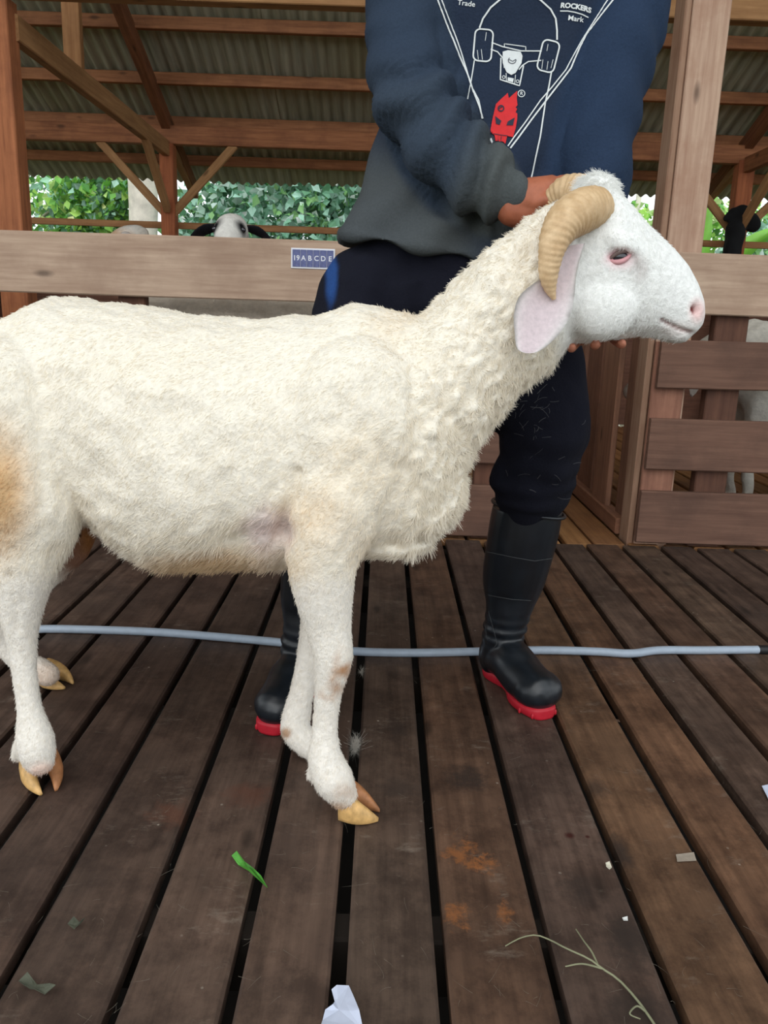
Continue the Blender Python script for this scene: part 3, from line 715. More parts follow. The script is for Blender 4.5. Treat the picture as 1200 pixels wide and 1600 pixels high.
# ---- skin: one continuous body, hidden limbs slimmer than the clothes
def W(a, b, y): return at(a, b, y)
sp = []
sp.append(px_tube([(640, 470, 1.54, .085), (690, 330, 1.565, .085), (760, 170, 1.595, .085), (808, 30, 1.60, .085), (818, -50, 1.58, .075)], n=18, seg=24))
sp.append(px_tube([(655, -15, 1.575, .050), (815, -35, 1.585, .070), (965, -15, 1.58, .050)], n=16, seg=16))
nk0 = W(818, -70, 1.54)
hc = nk0 + np.array([0.01, -0.075, 0.165])                     # head centre, bowed forward
sp.append(tube([(*nk0, .058), (*(nk0 + [0.004, -0.03, 0.07]), .052), (*(hc + [0, 0.02, -0.04]), .055)], n=14, seg=10))
RH = rotm('X', 22)
def hd(p): return hc + RH @ np.array(p)
sp += [ell(hd((0, 0.012, 0.030)), (.076, .095, .088), RH), ell(hd((0, -0.030, -0.055)), (.058, .062, .066), RH), ell(hd((0, -0.072, -0.100)), (.024, .020, .018), RH),
       tube([(*hd((0, -0.086, 0.018)), .008), (*hd((0, -0.102, -0.020)), .012), (*hd((0, -0.100, -0.034)), .013)], n=10, seg=8),
       ell(hd((.014, -0.092, -0.034)), (.009, .009, .007), RH), ell(hd((-.014, -0.092, -0.034)), (.009, .009, .007), RH),
       ell(hd((0, -0.082, -0.064)), (.024, .012, .007), RH), ell(hd((0, -0.080, -0.076)), (.020, .012, .008), RH),
       ell(hd((.036, -0.074, 0.026)), (.024, .012, .008), RH), ell(hd((-.036, -0.074, 0.026)), (.024, .012, .008), RH),
       ell(hd((.080, 0.010, -0.010)), (.008, .018, .030), RH), ell(hd((-.080, 0.010, -0.010)), (.008, .018, .030), RH)]
# legs
LR = [(590, 465, 1.53, .070), (550, 600, 1.50, .060), (515, 745, 1.48, .045), (500, 850, 1.47, .038)]
LL = [(690, 470, 1.53, .072), (790, 580, 1.50, .066), (842, 690, 1.49, .052), (828, 792, 1.535, .040)]
for L in (LR, LL): sp.append(px_tube(L, n=14, seg=20))
sp.append(tube([(*at(500, 850, 1.47), .036), (-0.142, 1.475, 0.115, .028), (-0.150, 1.45, 0.065, .026), (-0.172, 1.39, 0.052, .022)], n=14, seg=16))
sp.append(tube([(*at(826, 792, 1.535), .040), (0.271, 1.585, 0.110, .028), (0.285, 1.55, 0.062, .026), (0.318, 1.475, 0.052, .022)], n=14, seg=16))
# his right arm (left in the picture) across the front, hand behind the horn
RA = [(632, 5, 1.54, .046), (638, 110, 1.485, .044), (672, 192, 1.43, .040), (728, 258, 1.39, .036), (790, 304, 1.362, .030), (826, 312, 1.358, .030)]
LA = [(985, 0, 1.57, .046), (958, 110, 1.52, .044), (936, 215, 1.49, .040), (925, 330, 1.46, .036), (922, 440, 1.42, .030), (923, 490, 1.40, .027)]
for L in (RA, LA): sp.append(px_tube(L, n=14, seg=22))
def finger(pts, r0): return px_tube([(*p, r0*(1 - 0.10*i)) for i, p in enumerate(pts)], n=10, seg=16)
# right hand: back of the hand towards us, four fingers closing over the far horn
sp.append(px_tube([(806, 316, 1.356, .032), (832, 312, 1.352, .0345), (858, 303, 1.350, .029)], n=14, seg=8))
sp.append(px_tube([(800, 328, 1.352, .026), (825, 330, 1.350, .028), (845, 322, 1.352, .024)], n=14, seg=8))
sp.append(px_tube([(835, 334, 1.372, .022), (856, 322, 1.372, .022)], n=12, seg=6))
sp.append(finger([(858, 292, 1.340, ), (876, 284, 1.326), (896, 282, 1.312), (912, 286, 1.305)], .0115))
sp.append(finger([(860, 296, 1.352), (880, 287, 1.345), (900, 286, 1.338), (914, 294, 1.334)], .0115))
sp.append(finger([(860, 304, 1.366), (882, 298, 1.362), (900, 299, 1.358), (912, 308, 1.350)], .0108))
sp.append(finger([(858, 316, 1.376), (878, 312, 1.374), (894, 316, 1.366), (902, 326, 1.356)], .0095))
sp.append(finger([(828, 330, 1.345), (840, 318, 1.326), (856, 312, 1.318), (870, 318, 1.312)], .0120))
# left hand: palm up behind the jaw, fingertips showing under it
sp.append(px_tube([(925, 480, 1.400, .027), (930, 505, 1.375, .028), (932, 516, 1.345, .023)], n=14, seg=8))
for tipx, tipy, rootx, rr in ((971, 539, 958, .0108), (930, 540, 938, .0115), (893, 545, 918, .0108), (862, 552, 902, .0092)):
    sp.append(finger([(rootx, 522, 1.345), ((rootx*2+tipx)/3, 530, 1.30), ((rootx+2*tipx)/3, 534, 1.255), (tipx, tipy - 1, 1.212), (tipx + 1, tipy - 4, 1.198)], rr))
sp.append(finger([(955, 515, 1.375), (985, 505, 1.345), (1000, 497, 1.315), (1006, 490, 1.290)], .0120))
SV, SF, SN = fuse(sp, 0.0038, 4)
SQ = pix(SV)
sc = np.tile(lin((168, 98, 70)), (len(SV), 1)); blend(sc, np.clip(wob(SV, 60, 5)*0.5 + 0.3, 0, 1)*0.35, (140, 74, 50))
for tx, ty in ((971, 539), (930, 540), (893, 545), (862, 552)): blend(sc, blob(SQ, (tx, ty), (20, 13), 0.8)*0.8, (214, 142, 116))
lp = np.exp(-(((SV - hd((0, -0.088, -0.070))) / (.026, .02, .014))**2).sum(1)); blend(sc, np.clip(lp*1.3, 0, 1)*0.6, (140, 70, 62))
mk('body', SV, SF, M_skin, person, col=sc)
# hair, eyes
hv, hf, hn = fuse([ell(hd((0, 0.026, 0.042)), (.083, .098, .090), RH), ell(hd((0, 0.070, -0.010)), (.066, .050, .060), RH), ell(hd((0, -0.060, 0.098)), (.058, .034, .026), RH)], 0.006, 4)
hv = hv + hn*(wob(hv, 190, 3)*0.003)[:, None]
mk('hair', hv, hf, plain('black_hair', (26, 22, 20), 0.5, 0.4, 90, 0.5), person)
M_sclera = plain('eye_white', (226, 220, 212), 0.3, 0.03); M_iris = plain('brown_iris', (50, 32, 22), 0.2, 0.1)
for s in (-1, 1):
    e0 = hd((.034*s, -0.074, 0.006)); v, f = ell(e0, (.013, .009, .006), RH); ey = mk('eye', v, f, M_sclera, person)
    v, f = ell(hd((.034*s, -0.0805, 0.004)), (.0058, .0035, .0052), RH); mk('iris', v, f, M_iris, ey)
# ---- trousers
tp = [px_tube([(625, 420, 1.54, .085), (628, 455, 1.54, .112), (640, 490, 1.53, .105)], n=20, seg=10), px_tube([(700, 425, 1.54, .11), (715, 470, 1.53, .112)], n=20, seg=6),
      px_tube([(583, 470, 1.53, .105), (540, 600, 1.50, .085), (515, 745, 1.48, .070), (502, 840, 1.47, .060), (500, 880, 1.47, .048)], n=18, seg=26),
      px_tube([(700, 480, 1.53, .118), (775, 560, 1.50, .108), (838, 640, 1.48, .090), (848, 690, 1.48, .083), (836, 750, 1.50, .074), (830, 785, 1.515, .060), (828, 815, 1.525, .045)], n=20, seg=30),
      px_tube([(770, 430, 1.53, .09), (832, 530, 1.50, .085), (862, 620, 1.47, .060)], n=18, seg=14)]
TV, TF, TN = fuse(tp, 0.006, 6); TQ = pix(TV)
fd = wob(TV, 22, 11)*0.0045 + np.abs(wob(TV, 46, 25))*0.004
low = sstep(TQ[:, 1], 660, 750)
fd += low * wob(TV * np.array([0.6, 0.6, 1.8]), 42, 13)*0.0055
fd += -0.010*np.exp(-((TQ[:, 0] - 838 - (TQ[:, 1]-745)*0.2)/26)**2 - ((TQ[:, 1]-748)/20)**2)
TV = TV + TN*fd[:, None]
tcx = np.tile(lin((23, 24, 35)), (len(TV), 1)); blend(tcx, np.clip(wob(TV, 18, 2)*0.5 + 0.4, 0, 1)*0.4, (17, 18, 26)); blend(tcx, blob(TQ, (518, 430), (10, 50), 0.5)*0.9, (40, 74, 132))
mk('trousers', TV, TF, M_cloth, person, col=tcx)
# clinging wool and straw on the cloth
lint = []
tb = BVHTree.FromPolygons([tuple(p) for p in TV], TF)
def ribbon(bvh, pts, wpx, lift=0.002, step=5.0, ymin=0.0):
    """thin print/thread laid on a surface along a pixel path"""
    P = [np.array(p, float) for p in pts]; dense = [P[0]]
    for a, b in zip(P[:-1], P[1:]):
        n = max(1, int(np.linalg.norm(b - a)/step)); dense += [a + (b-a)*i/n for i in range(1, n+1)]
    D = np.array(dense); T = np.gradient(D, axis=0); T /= np.linalg.norm(T, axis=1)[:, None] + 1e-9; Np = np.stack([-T[:, 1], T[:, 0]], 1)
    vs, fs, prev, pd = [], [], False, None
    for q, nn in zip(D, Np):
        row = []
        for s in (-0.5, 0.5):
            x, y = q + nn*wpx*s; h = bvh.ray_cast(Vector(EYE), Vector(ray(x, y)))
            row.append(None if h[0] is None or h[0].y < ymin else np.array(h[0] + h[1]*lift*(1 if h[1].y < 0 else -1)))
        ok = row[0] is not None and row[1] is not None
        if ok:
            dcur = row[0][1]; vs += row
            if prev and abs(dcur - pd) < 0.03: n = len(vs); fs.append((n-4, n-3, n-1, n-2))
            pd = dcur
        prev = ok
    return vs, fs
def join(list_vf):
    vs, fs, k = [], [], 0
    for v, f in list_vf:
        vs += list(v); fs += [tuple(i + k for i in q) for q in f]; k += len(v)
    return vs, fs
random.seed(3)
for i in range(46):
    x, y = (random.gauss(845, 36), random.gauss(650, 40)) if i < 28 else (random.uniform(790, 905), random.uniform(600, 780))
    a = random.uniform(0, 6.28); l = random.uniform(5, 22); c = random.uniform(-0.6, 0.6)
    lint.append(ribbon(tb, [(x + l*t*math.cos(a + c*t), y + l*t*math.sin(a + c*t)) for t in (0, .33, .66, 1)], random.uniform(0.35, 0.7), 0.002, 3))
v, f = join(lint); o = mk('lint', v, f, plain('pale_lint', (88, 88, 92), 0.9), person, smooth=False); o['kind'] = 'stuff'; o['label'] = 'pale wool fibres stuck to the trousers'

# ---- hooded sweatshirt: trunk, two sleeves
def hring(l, r, Y, dp, n=30, e=2.4):
    a, b = at(*l, Y), at(*r, Y); c = (a+b)/2; h = (b-a)/2
    th = np.linspace(0, 2*math.pi, n, endpoint=False); co, si = np.cos(th), np.sin(th)
    return c + (np.sign(co)*np.abs(co)**(2/e))[:, None]*h + (np.sign(si)*np.abs(si)**(2/e)*dp)[:, None]*np.array([0, 1, 0])
hr = [((700, -95), (930, -95), 1.57, .07), ((640, -60), (988, -60), 1.575, .10), ((618, 0), (985, 0), 1.58, .112), ((620, 70), (985, 70), 1.585, .118), ((612, 140), (972, 140), 1.585, .122), ((594, 200), (950, 205), 1.58, .126),
      ((574, 262), (925, 275), 1.57, .130), ((556, 312), (905, 335), 1.56, .132), ((541, 348), (890, 385), 1.55, .132), ((528, 374), (875, 436), 1.545, .130)]
hp = [loft([hring(*q) for q in hr]),
      px_tube([(640, -30, 1.55, .078), (632, 35, 1.53, .068), (636, 112, 1.48, .062), (670, 194, 1.43, .0625), (726, 258, 1.39, .060), (770, 288, 1.372, .054), (786, 297, 1.366, .050), (800, 305, 1.360, .046)], n=22, seg=40),
      px_tube([(972, -30, 1.57, .080), (974, 30, 1.55, .078), (952, 120, 1.52, .074), (933, 215, 1.49, .066), (924, 330, 1.46, .058), (922, 440, 1.425, .046)], n=22, seg=36),
      px_tube([(700, -75, 1.62, .05), (815, -70, 1.66, .065), (930, -75, 1.62, .05)], n=16, seg=14)]
HV, HF, HN = fuse(hp, 0.0055, 6); HQ = pix(HV)
def axial(V, pts):
    """arc length along the nearest sleeve segment and distance to it"""
    P = smooth_path([at(a, b, c) for a, b, c in pts], 60); s = np.r_[0, np.cumsum(np.linalg.norm(np.diff(P, axis=0), axis=1))]
    best = np.full(len(V), 9.0); arc = np.zeros(len(V))
    for i in range(60):
        d = np.linalg.norm(V - P[i], axis=1); m = d < best; best[m] = d[m]; arc[m] = s[i]
    return arc, best
aR, dR = axial(HV, [(632, 35, 1.53), (636, 112, 1.48), (670, 194, 1.43), (726, 258, 1.39), (770, 288, 1.372), (800, 305, 1.360)])
aL, dL = axial(HV, [(974, 30, 1.55), (952, 120, 1.52), (933, 215, 1.49), (924, 330, 1.46), (922, 440, 1.425)])
onR = 1 - sstep(dR, .078, .098); onL = (1 - sstep(dL, .080, .105)) * (1 - onR)
hd_ = wob(HV, 14, 4)*0.005 + wob(HV, 34, 17)*0.0030
hd_ += onR * (np.sin(aR*85 + 3*np.sin(HV[:, 0]*26 + HV[:, 2]*9)) * 0.0070 * (0.35 + sstep(aR, 0.08, 0.18)))
hd_ += onL * np.sin(aL*60 + 4*np.sin(HV[:, 0]*20))*0.0030
body = (1 - onR)*(1 - onL)
hd_ += body * sstep(HQ[:, 1], 190, 300) * (np.sin((HQ[:, 0]*0.9 + HQ[:, 1]*0.55)*0.055 + 1.4*np.sin(HQ[:, 1]*0.02)) * 0.0085)
hd_ += body * -0.007*np.exp(-((HQ[:, 0] - (930 - (HQ[:, 1]-40)*0.32))/13)**2) * (HQ[:, 1] > 20) * (HQ[:, 1] < 270)
hd_ += body * 0.004*np.exp(-((HQ[:, 1] - 362 - (HQ[:, 0]-528)*0.17)/6)**2) * (HQ[:, 0] < 880)
hd_ += onR * (0.004*np.exp(-((aR - aR.max() + 0.030)/0.010)**2) - 0.003*np.exp(-((aR - aR.max() + 0.050)/0.006)**2))
HV = HV + HN*hd_[:, None]
hcx = np.tile(lin((40, 50, 68)), (len(HV), 1))
hn = np.clip(wob(HV, 20, 8)*0.5 + 0.5, 0, 1)
blend(hcx, onL*0.6, (42, 60, 86)); blend(hcx, onR*0.45, (56, 70, 86))
blend(hcx, body * sstep(HQ[:, 1], 180, 290) * (1 - sstep(HQ[:, 0], 700, 800)) * 0.85, (82, 86, 86))
blend(hcx, onR * sstep(HQ[:, 0] + 0.4*HQ[:, 1], 790, 880) * 0.9, (82, 86, 84))
blend(hcx, onR * hn * 0.3 * sstep(HQ[:, 1], 60, 160), (74, 84, 92)); blend(hcx, hn*0.15, (34, 42, 58))
sweat = mk('sweatshirt', HV, HF, M_cloth, person, col=hcx)
hb = BVHTree.FromPolygons([tuple(p) for p in HV], HF)

# printed design, lying on the cloth
M_print = plain('white_print', (214, 218, 218), 0.8, 0.06, 120); M_redp = plain('red_print', (206, 40, 44), 0.8, 0.08, 90); M_ink = plain('dark_print', (44, 46, 62), 0.85, 0.1)
def circ(cx, cy, rx, ry=None, n=20, a0=0, a1=360, rot=0):
    ry = ry or rx; out = []
    for a in np.radians(np.linspace(a0, a1, n)):
        x, y = rx*math.cos(a), ry*math.sin(a); r = math.radians(rot); out.append((cx + x*math.cos(r) - y*math.sin(r), cy + x*math.sin(r) + y*math.cos(r)))
    return out
def rrect(cx, cy, w_, h_, r, rot):
    pts = []
    for sx, sy, a0 in ((1, 1, 0), (-1, 1, 90), (-1, -1, 180), (1, -1, 270)):
        for a in np.radians(np.linspace(a0, a0 + 90, 5)): pts.append((sx*(w_/2 - r) + r*math.cos(a), sy*(h_/2 - r) + r*math.sin(a)))
    pts.append(pts[0]); c, s = math.cos(math.radians(rot)), math.sin(math.radians(rot))
    return [(cx + x*c - y*s, cy + x*s + y*c) for x, y in pts]
def cr(path): return [(660 + x/3.75, y/3.75) for x, y in path]
lines = [(cr([(85, -8), (140, 130), (200, 280), (270, 450), (330, 620), (380, 770), (430, 888)]), 2.2), (cr([(110, -8), (165, 130), (230, 310), (285, 500), (330, 590), (360, 740), (410, 850)]), 1.7),
         (cr([(1126, -8), (1040, 100), (960, 200), (915, 290), (870, 400), (810, 480), (740, 570), (640, 700), (560, 810), (500, 890)]), 2.2), (cr([(1092, -8), (1000, 130), (930, 240), (870, 350), (840, 410), (760, 510), (690, 590), (600, 720), (540, 800), (494, 868)]), 1.7),
         (cr([(335, 165), (355, 110), (400, 45), (460, -5), (560, -38), (640, -25), (690, 0), (750, 55), (780, 110), (788, 180), (788, 235)]), 2.4),
         (cr([(305, 355), (285, 480), (270, 570), (265, 620), (270, 672)]), 1.6), (cr([(755, 425), (740, 510), (720, 600), (690, 800), (660, 930), (635, 1052)]), 2.0),
         (rrect(755, 71, 28, 50, 8, 5), 2.2), (rrect(856.5, 88, 27, 49, 8, 14), 2.2),
         (cr([(405, 250), (470, 275), (580, 300), (698, 300)]), 1.6), (cr([(400, 290), (440, 305), (470, 340), (480, 400)]), 1.6), (cr([(695, 355), (620, 362), (585, 385), (565, 410)]), 1.6),
         (cr([(480, 275), (480, 258), (605, 275), (605, 295)]), 1.2), (cr([(460, 340), (456, 468), (568, 504), (592, 385)]), 1.8),
         (circ(787, 121, 2.2), 0.9), (circ(808.5, 127.5, 2.2), 0.9), (cr([(490, 430), (492, 480), (540, 492), (545, 440)]), 1.0),
         (cr([(375, 190), (368, 240)]), 0.8), (cr([(322, 295), (328, 350)]), 0.8), (cr([(345, 290), (352, 352)]), 0.8), (cr([(735, 260), (728, 300)]), 0.8), (cr([(705, 350), (698, 405)]), 0.8), (cr([(735, 360), (728, 410)]), 0.8), (cr([(765, 350), (752, 400)]), 0.8),
         (circ(814.5, 146.5, 5.2), 1.1), (cr([(806, 66), (850, 66), (890, 73), (935, 86), (970, 104)]), 1.6)]
v, f = join([ribbon(hb, p, wd*1.1, 0.0014, 3, 1.435) for p, wd in lines]); pr_ = mk('print', v, f, M_print, sweat, smooth=False); pr_['label'] = 'white line drawing of a skateboard truck inside a triangle'
def poly(pts, lift=0.0018, sub=5.0):
    bm = bmesh.new(); vs = [bm.verts.new((x, y, 0)) for x, y in pts]; es = [bm.edges.new((vs[i], vs[(i+1) % len(vs)])) for i in range(len(vs))]
    bmesh.ops.triangle_fill(bm, edges=es, use_beauty=True)
    for _ in range(4):
        L = [e for e in bm.edges if e.calc_length() > sub]
        if not L: break
        bmesh.ops.subdivide_edges(bm, edges=L, cuts=1); bmesh.ops.triangulate(bm, faces=bm.faces)
    bm.verts.index_update(); P = []
    for q in bm.verts:
        h = hb.ray_cast(Vector(EYE), Vector(ray(q.co.x, q.co.y)))
        hit = np.array(h[0] + h[1]*lift*(1 if h[1].y < 0 else -1)) if h[0] else at(q.co.x, q.co.y, 1.4); P.append(hit)
    fs = [q for q in (tuple(x.index for x in fc.verts) for fc in bm.faces) if min(P[i][1] for i in q) > 1.39]; bm.free(); return P, fs
v, f = join([poly(cr([(470, 305), (500, 296), (575, 305), (586, 330), (580, 372), (545, 430), (520, 442), (492, 425), (470, 372)]))]); mk('print', v, f, M_print, sweat, smooth=False)
v, f = poly(cr([(500, 455), (535, 462), (530, 485), (498, 476)])); mk('print', v, f, M_print, sweat, smooth=False)
for rb in (ribbon(hb, circ(800, 95, 6, 5, 16, -20, 230), 1.0, 0.0026, 2), ribbon(hb, cr([(505, 350), (528, 362), (545, 352)]), 0.9, 0.0026, 2)): mk('print', *rb, M_ink, sweat, smooth=False)
v, f = poly(cr([(395, 775), (412, 690), (430, 612), (462, 580), (490, 556), (499, 546), (506, 578), (530, 556), (555, 534), (552, 580), (556, 618), (545, 632), (554, 640), (545, 660), (555, 668), (554, 700), (545, 755), (530, 806), (497, 800), (486, 846), (425, 838), (420, 796)]))
red = mk('print', v, f, M_redp, sweat, smooth=False); red['label'] = 'red ice-lolly emblem with slanted eyes'
for rb in (poly(cr([(425, 683), (462, 712), (452, 736), (430, 728)]), 0.0028), poly(cr([(540, 692), (500, 716), (492, 738), (530, 738)]), 0.0028), ribbon(hb, circ(782.5, 170, 4.4), 1.8, 0.0028, 2), ribbon(hb, cr([(444, 640), (470, 625)]), 1.6, 0.0028, 2),
             ribbon(hb, cr([(444, 800), (440, 838)]), 0.9, 0.0028, 2), ribbon(hb, cr([(462, 802), (458, 842)]), 0.9, 0.0028, 2), ribbon(hb, cr([(412, 788), (500, 800)]), 1.0, 0.0028, 2)): mk('print', *rb, M_ink, sweat, smooth=False)
def cloth_text(body, cx, cy, size, rot, bold, arc=0.0):
    v, f = text_mesh(body, size, bold); c, s = math.cos(math.radians(rot)), math.sin(math.radians(rot)); out = []
    for p in v:
        x, y = p[0], -p[1] + arc*p[0]**2; q = (cx + x*c - y*s, cy + x*s + y*c)
        h = hb.ray_cast(Vector(EYE), Vector(ray(*q))); out.append(np.array(h[0] + h[1]*0.0016*(1 if h[1].y < 0 else -1)) if h[0] else at(*q, 1.4))
    mk('lettering', out, f, M_print, sweat, smooth=False)
cloth_text('Trade', 729, 6, 11.5, 7, 0.15); cloth_text('ROCKERS', 899.5, 11, 11, 10, 0.5, 0.004); cloth_text('Mark', 899, 30, 11.5, 8, 0.15); cloth_text('R', 814.5, 146.5, 7.5, 8, 0.1)

# ---- rubber boots: black upper, ribbed ankle, red sole
M_rubber = plain('black_rubber', (19, 24, 30), 0.36, 0.3, 30, 0.04, 0.55); M_sole = plain('red_sole', (176, 26, 42), 0.5, 0.12, 40); M_seam = plain('scuffed_seam', (66, 68, 70), 0.6, 0.2)
def boot(heel, toe, top, r_top, kn):
    heel, toe = np.array([*heel, 0.0]), np.array([*toe, 0.0]); ax = toe - heel; L = np.linalg.norm(ax); ax /= L; sd = np.array([-ax[1], ax[0], 0])
    def q(u, s, z): return heel + ax*L*u + sd*s + np.array([0, 0, z])
    top = np.array(top); ank = q(0.22, 0, 0.105)
    mid = ank + (top - ank)*0.45 + np.array([0, 0.012, 0])
    P = [tube([(*q(0.17, 0, 0.055), .040), (*ank, .0445), (*(ank + (top-ank)*0.22), .0465), (*mid, r_top*0.92), (*(ank + (top-ank)*0.8), r_top), (*top, r_top)], n=24, seg=30),
         tube([(*q(0.13, 0, 0.050), .036), (*q(0.40, 0, 0.064), .047), (*q(0.62, 0, 0.050), .046), (*q(0.84, 0, 0.044), .041)], n=20, seg=18),
         ell(q(0.80, 0.004, 0.044), (.050, .050, .038)), ell(q(0.12, 0, 0.055), (.038, .038, .050))]
    v, f, n = fuse(P, 0.0042, 4)
    keep_top = top[2] + 0.0; d = v[:, 2] - keep_top
    v[:, 2] = np.where(d > 0, keep_top + 0.02*(v[:, 0]-top[0]) , v[:, 2]); v[:, 2] = np.maximum(v[:, 2], 0.012)
    hz = v[:, 2]; ankz = np.exp(-((hz - 0.125)/0.030)**2)
    v = v + n*(ankz*np.sin(hz*260 + 6*(v[:, 0]-top[0]))*0.0022 + wob(v, 24, 6)*0.0018)[:, None]
    b = mk('boot', v, f, M_rubber, person)
    # sole: a foot-shaped slab with treads
    out = []
    for t in np.linspace(0, 2*math.pi, 44, endpoint=False):
        u = 0.5 - 0.52*math.cos(t); wd = (0.036 + 0.012*u - 0.026*math.exp(-((u-0.38)/0.20)**2)) * abs(math.sin(t))**0.62
        out.append((u, math.copysign(wd, math.sin(t))))
    rows = [np.array([q(u*1.0, s*k, z) for u, s in out]) for k, z in ((0.84, 0.0005), (0.93, 0.004), (0.97, 0.010), (0.97, 0.017), (0.88, 0.022))]
    v2, f2 = loft(rows); mk('sole', v2, f2, M_sole, b)
    for i in range(1, 44, 3):
        if 0.66 < out[i][0] < 1.02:
            u, s = out[i]; v3, f3 = ell(q(u, s*0.955, 0.007), (.0035, .0035, .007), n=6, m=4); mk('tread', v3, f3, M_sole, b)
    # rolled rim and two scuffed seam lines
    ra = np.linspace(0, 2*math.pi, 37)
    v4, f4 = tube([(top[0] + (r_top+.001)*math.cos(a), top[1] + (r_top+.001)*math.sin(a), top[2] - 0.003 - 0.012*math.cos(a - 0.2), .0036) for a in ra], n=6, seg=72, cap=False); mk('rim', v4, f4, M_rubber, b)
    bb = BVHTree.FromPolygons([tuple(p) for p in v], f)
    return b, bb
b1, bb1 = boot((0.252, 1.630), (0.338, 1.425), at(826, 792, 1.535), .070, 0)
for pts, wd in (([(762, 862), (800, 870), (835, 876), (862, 872)], 1.2), ([(765, 930), (800, 936), (830, 938)], 1.2), ([(764, 955), (772, 985), (777, 1005), (770, 1015)], 1.0), ([(757, 965), (762, 1000)], 0.8)):
    v, f = ribbon(bb1, pts, wd, 0.001, 4); mk('seam', v, f, M_seam, b1, smooth=False)
b2, bb2 = boot((-0.128, 1.525), (-0.192, 1.335), at(500, 850, 1.47), .066, 0)
# ================================================================== TREES BEYOND THE EAVE
M_bark = plain('pale_bark', (226, 218, 204), 0.85, 0.22, 9, 0.4)
M_twig = plain('grey_twig', (150, 146, 128), 0.85, 0.2, 14, 0.3)
def foliage(name, blobs, n, size, pal, parent, kind='stuff'):
    per = [int(n * b[2]) for b in blobs]; P = []
    for (c, r, _), k in zip(blobs, per):
        q = rng.normal(size=(k, 3)); q /= np.linalg.norm(q, axis=1)[:, None]
        q *= (rng.uniform(0.15, 1, (k, 1)) ** 0.45); P.append(np.asarray(c) + q * np.asarray(r))
    P = np.concatenate(P); k = len(P)
    d = rng.normal(size=(k, 3)); d[:, 2] -= 0.6; d /= np.linalg.norm(d, axis=1)[:, None]
    nn = rng.normal(size=(k, 3)); nn[:, 1] -= 0.9; nn[:, 2] += 0.6
    s = np.cross(d, nn); s /= np.linalg.norm(s, axis=1)[:, None]; up = np.cross(s, d)
    L = size * rng.uniform(0.6, 1.4, (k, 1)); W = L * 0.40
    V = np.stack([P, P + d*L*0.45 + s*W + up*W*0.35, P + d*L, P + d*L*0.45 - s*W + up*W*0.35], 1).reshape(-1, 3)
    idx = np.arange(k)*4
    Fc = np.concatenate([np.stack([idx, idx+1, idx+2], 1), np.stack([idx, idx+2, idx+3], 1)])
    pal = np.array([lin(c) for c in pal]); ci = pal[rng.integers(0, len(pal), k)] * rng.uniform(0.55, 1.65, (k, 1))
    o = mk(name, V, Fc.tolist(), M_leaf, parent, smooth=False, col=np.repeat(np.clip(ci, 0, 1), 4, 0))
    o['kind'] = kind
    return o
def tree(name, label, base, trunk, blobs, n, size, pal, cat='tree', group=None, bark=None, branches=()):
    t = empty(name, base, label, cat, group)
    v, f = tube(trunk, n=12, seg=14); mk('trunk', v, f, bark or M_bark, t)
    for bpts in branches:
        v, f = tube(bpts, n=6, seg=12); mk('branch', v, f, M_twig, t)
    foliage('foliage', blobs, n, size, pal, t); return t
TEAL = [(150, 190, 170), (172, 208, 192), (122, 168, 142), (206, 226, 216), (94, 138, 106), (150, 196, 132)]
LIME = [(146, 200, 96), (176, 222, 112), (118, 176, 84), (204, 234, 146), (100, 156, 84)]
tree('leafy_tree', 'dense blue-green bush behind the opening, between the left back post and the person', (-0.9, 9.6, -0.75),
     [(-0.9, 9.8, -0.8, .10), (-0.85, 9.8, 0.6, .08), (-0.9, 9.9, 2.6, .05)],
     [((-1.0, 9.4, 1.4), (1.5, 0.8, 1.2), 0.6), ((0.4, 9.8, 1.6), (1.3, 0.8, 1.3), 0.4)], 19000, 0.105, TEAL)
tree('leafy_tree', 'broad pale-trunked tree seen just left of the slim back post', (-2.62, 9.0, -0.75),
     [(-2.64, 9.0, -0.8, .17), (-2.62, 9.0, 1.2, .15), (-2.60, 9.0, 2.2, .155), (-2.7, 9.0, 4.5, .13)],
     [((-3.1, 9.2, 1.9), (0.55, 0.3, 0.5), 0.5), ((-2.6, 9.6, 3.6), (1.6, 1.2, 0.8), 0.5)], 3000, 0.10, LIME + TEAL[:2])
tree('leafy_tree', 'airy bright green tree with thin grey branches, left between the posts', (-4.2, 9.8, -0.75),
     [(-4.0, 10.2, -0.8, .06), (-3.95, 10.2, 1.0, .05), (-4.0, 10.2, 3.4, .03)],
     [((-4.2, 10.0, 1.5), (1.1, 0.8, 0.55), 0.45), ((-4.0, 10.4, 2.3), (1.3, 0.6, 0.5), 0.25), ((-3.5, 9.8, 1.75), (0.5, 0.5, 0.5), 0.3)], 3200, 0.095, LIME + TEAL[:3],
     branches=[[(-4.4, 9.6, 1.35, .018), (-3.9, 9.6, 1.72, .016), (-3.4, 9.5, 2.0, .014), (-3.1, 9.5, 2.25, .01)],
               [(-4.3, 9.6, 1.62, .010), (-3.9, 9.6, 1.66, .009), (-3.5, 9.6, 1.9, .007)],
               [(-4.7, 9.6, 1.5, .012), (-4.2, 9.6, 1.9, .010), (-3.95, 9.6, 2.3, .007)]])
tree('leafy_tree', 'leafy tree at the far left edge behind the reddish post', (-5.6, 9.4, -0.75),
     [(-5.6, 9.6, -0.8, .09), (-5.5, 9.6, 1.2, .07), (-5.5, 9.6, 3.2, .05)],
     [((-5.5, 9.4, 1.6), (0.8, 0.8, 1.0), 1.0)], 3600, 0.10, LIME + TEAL)
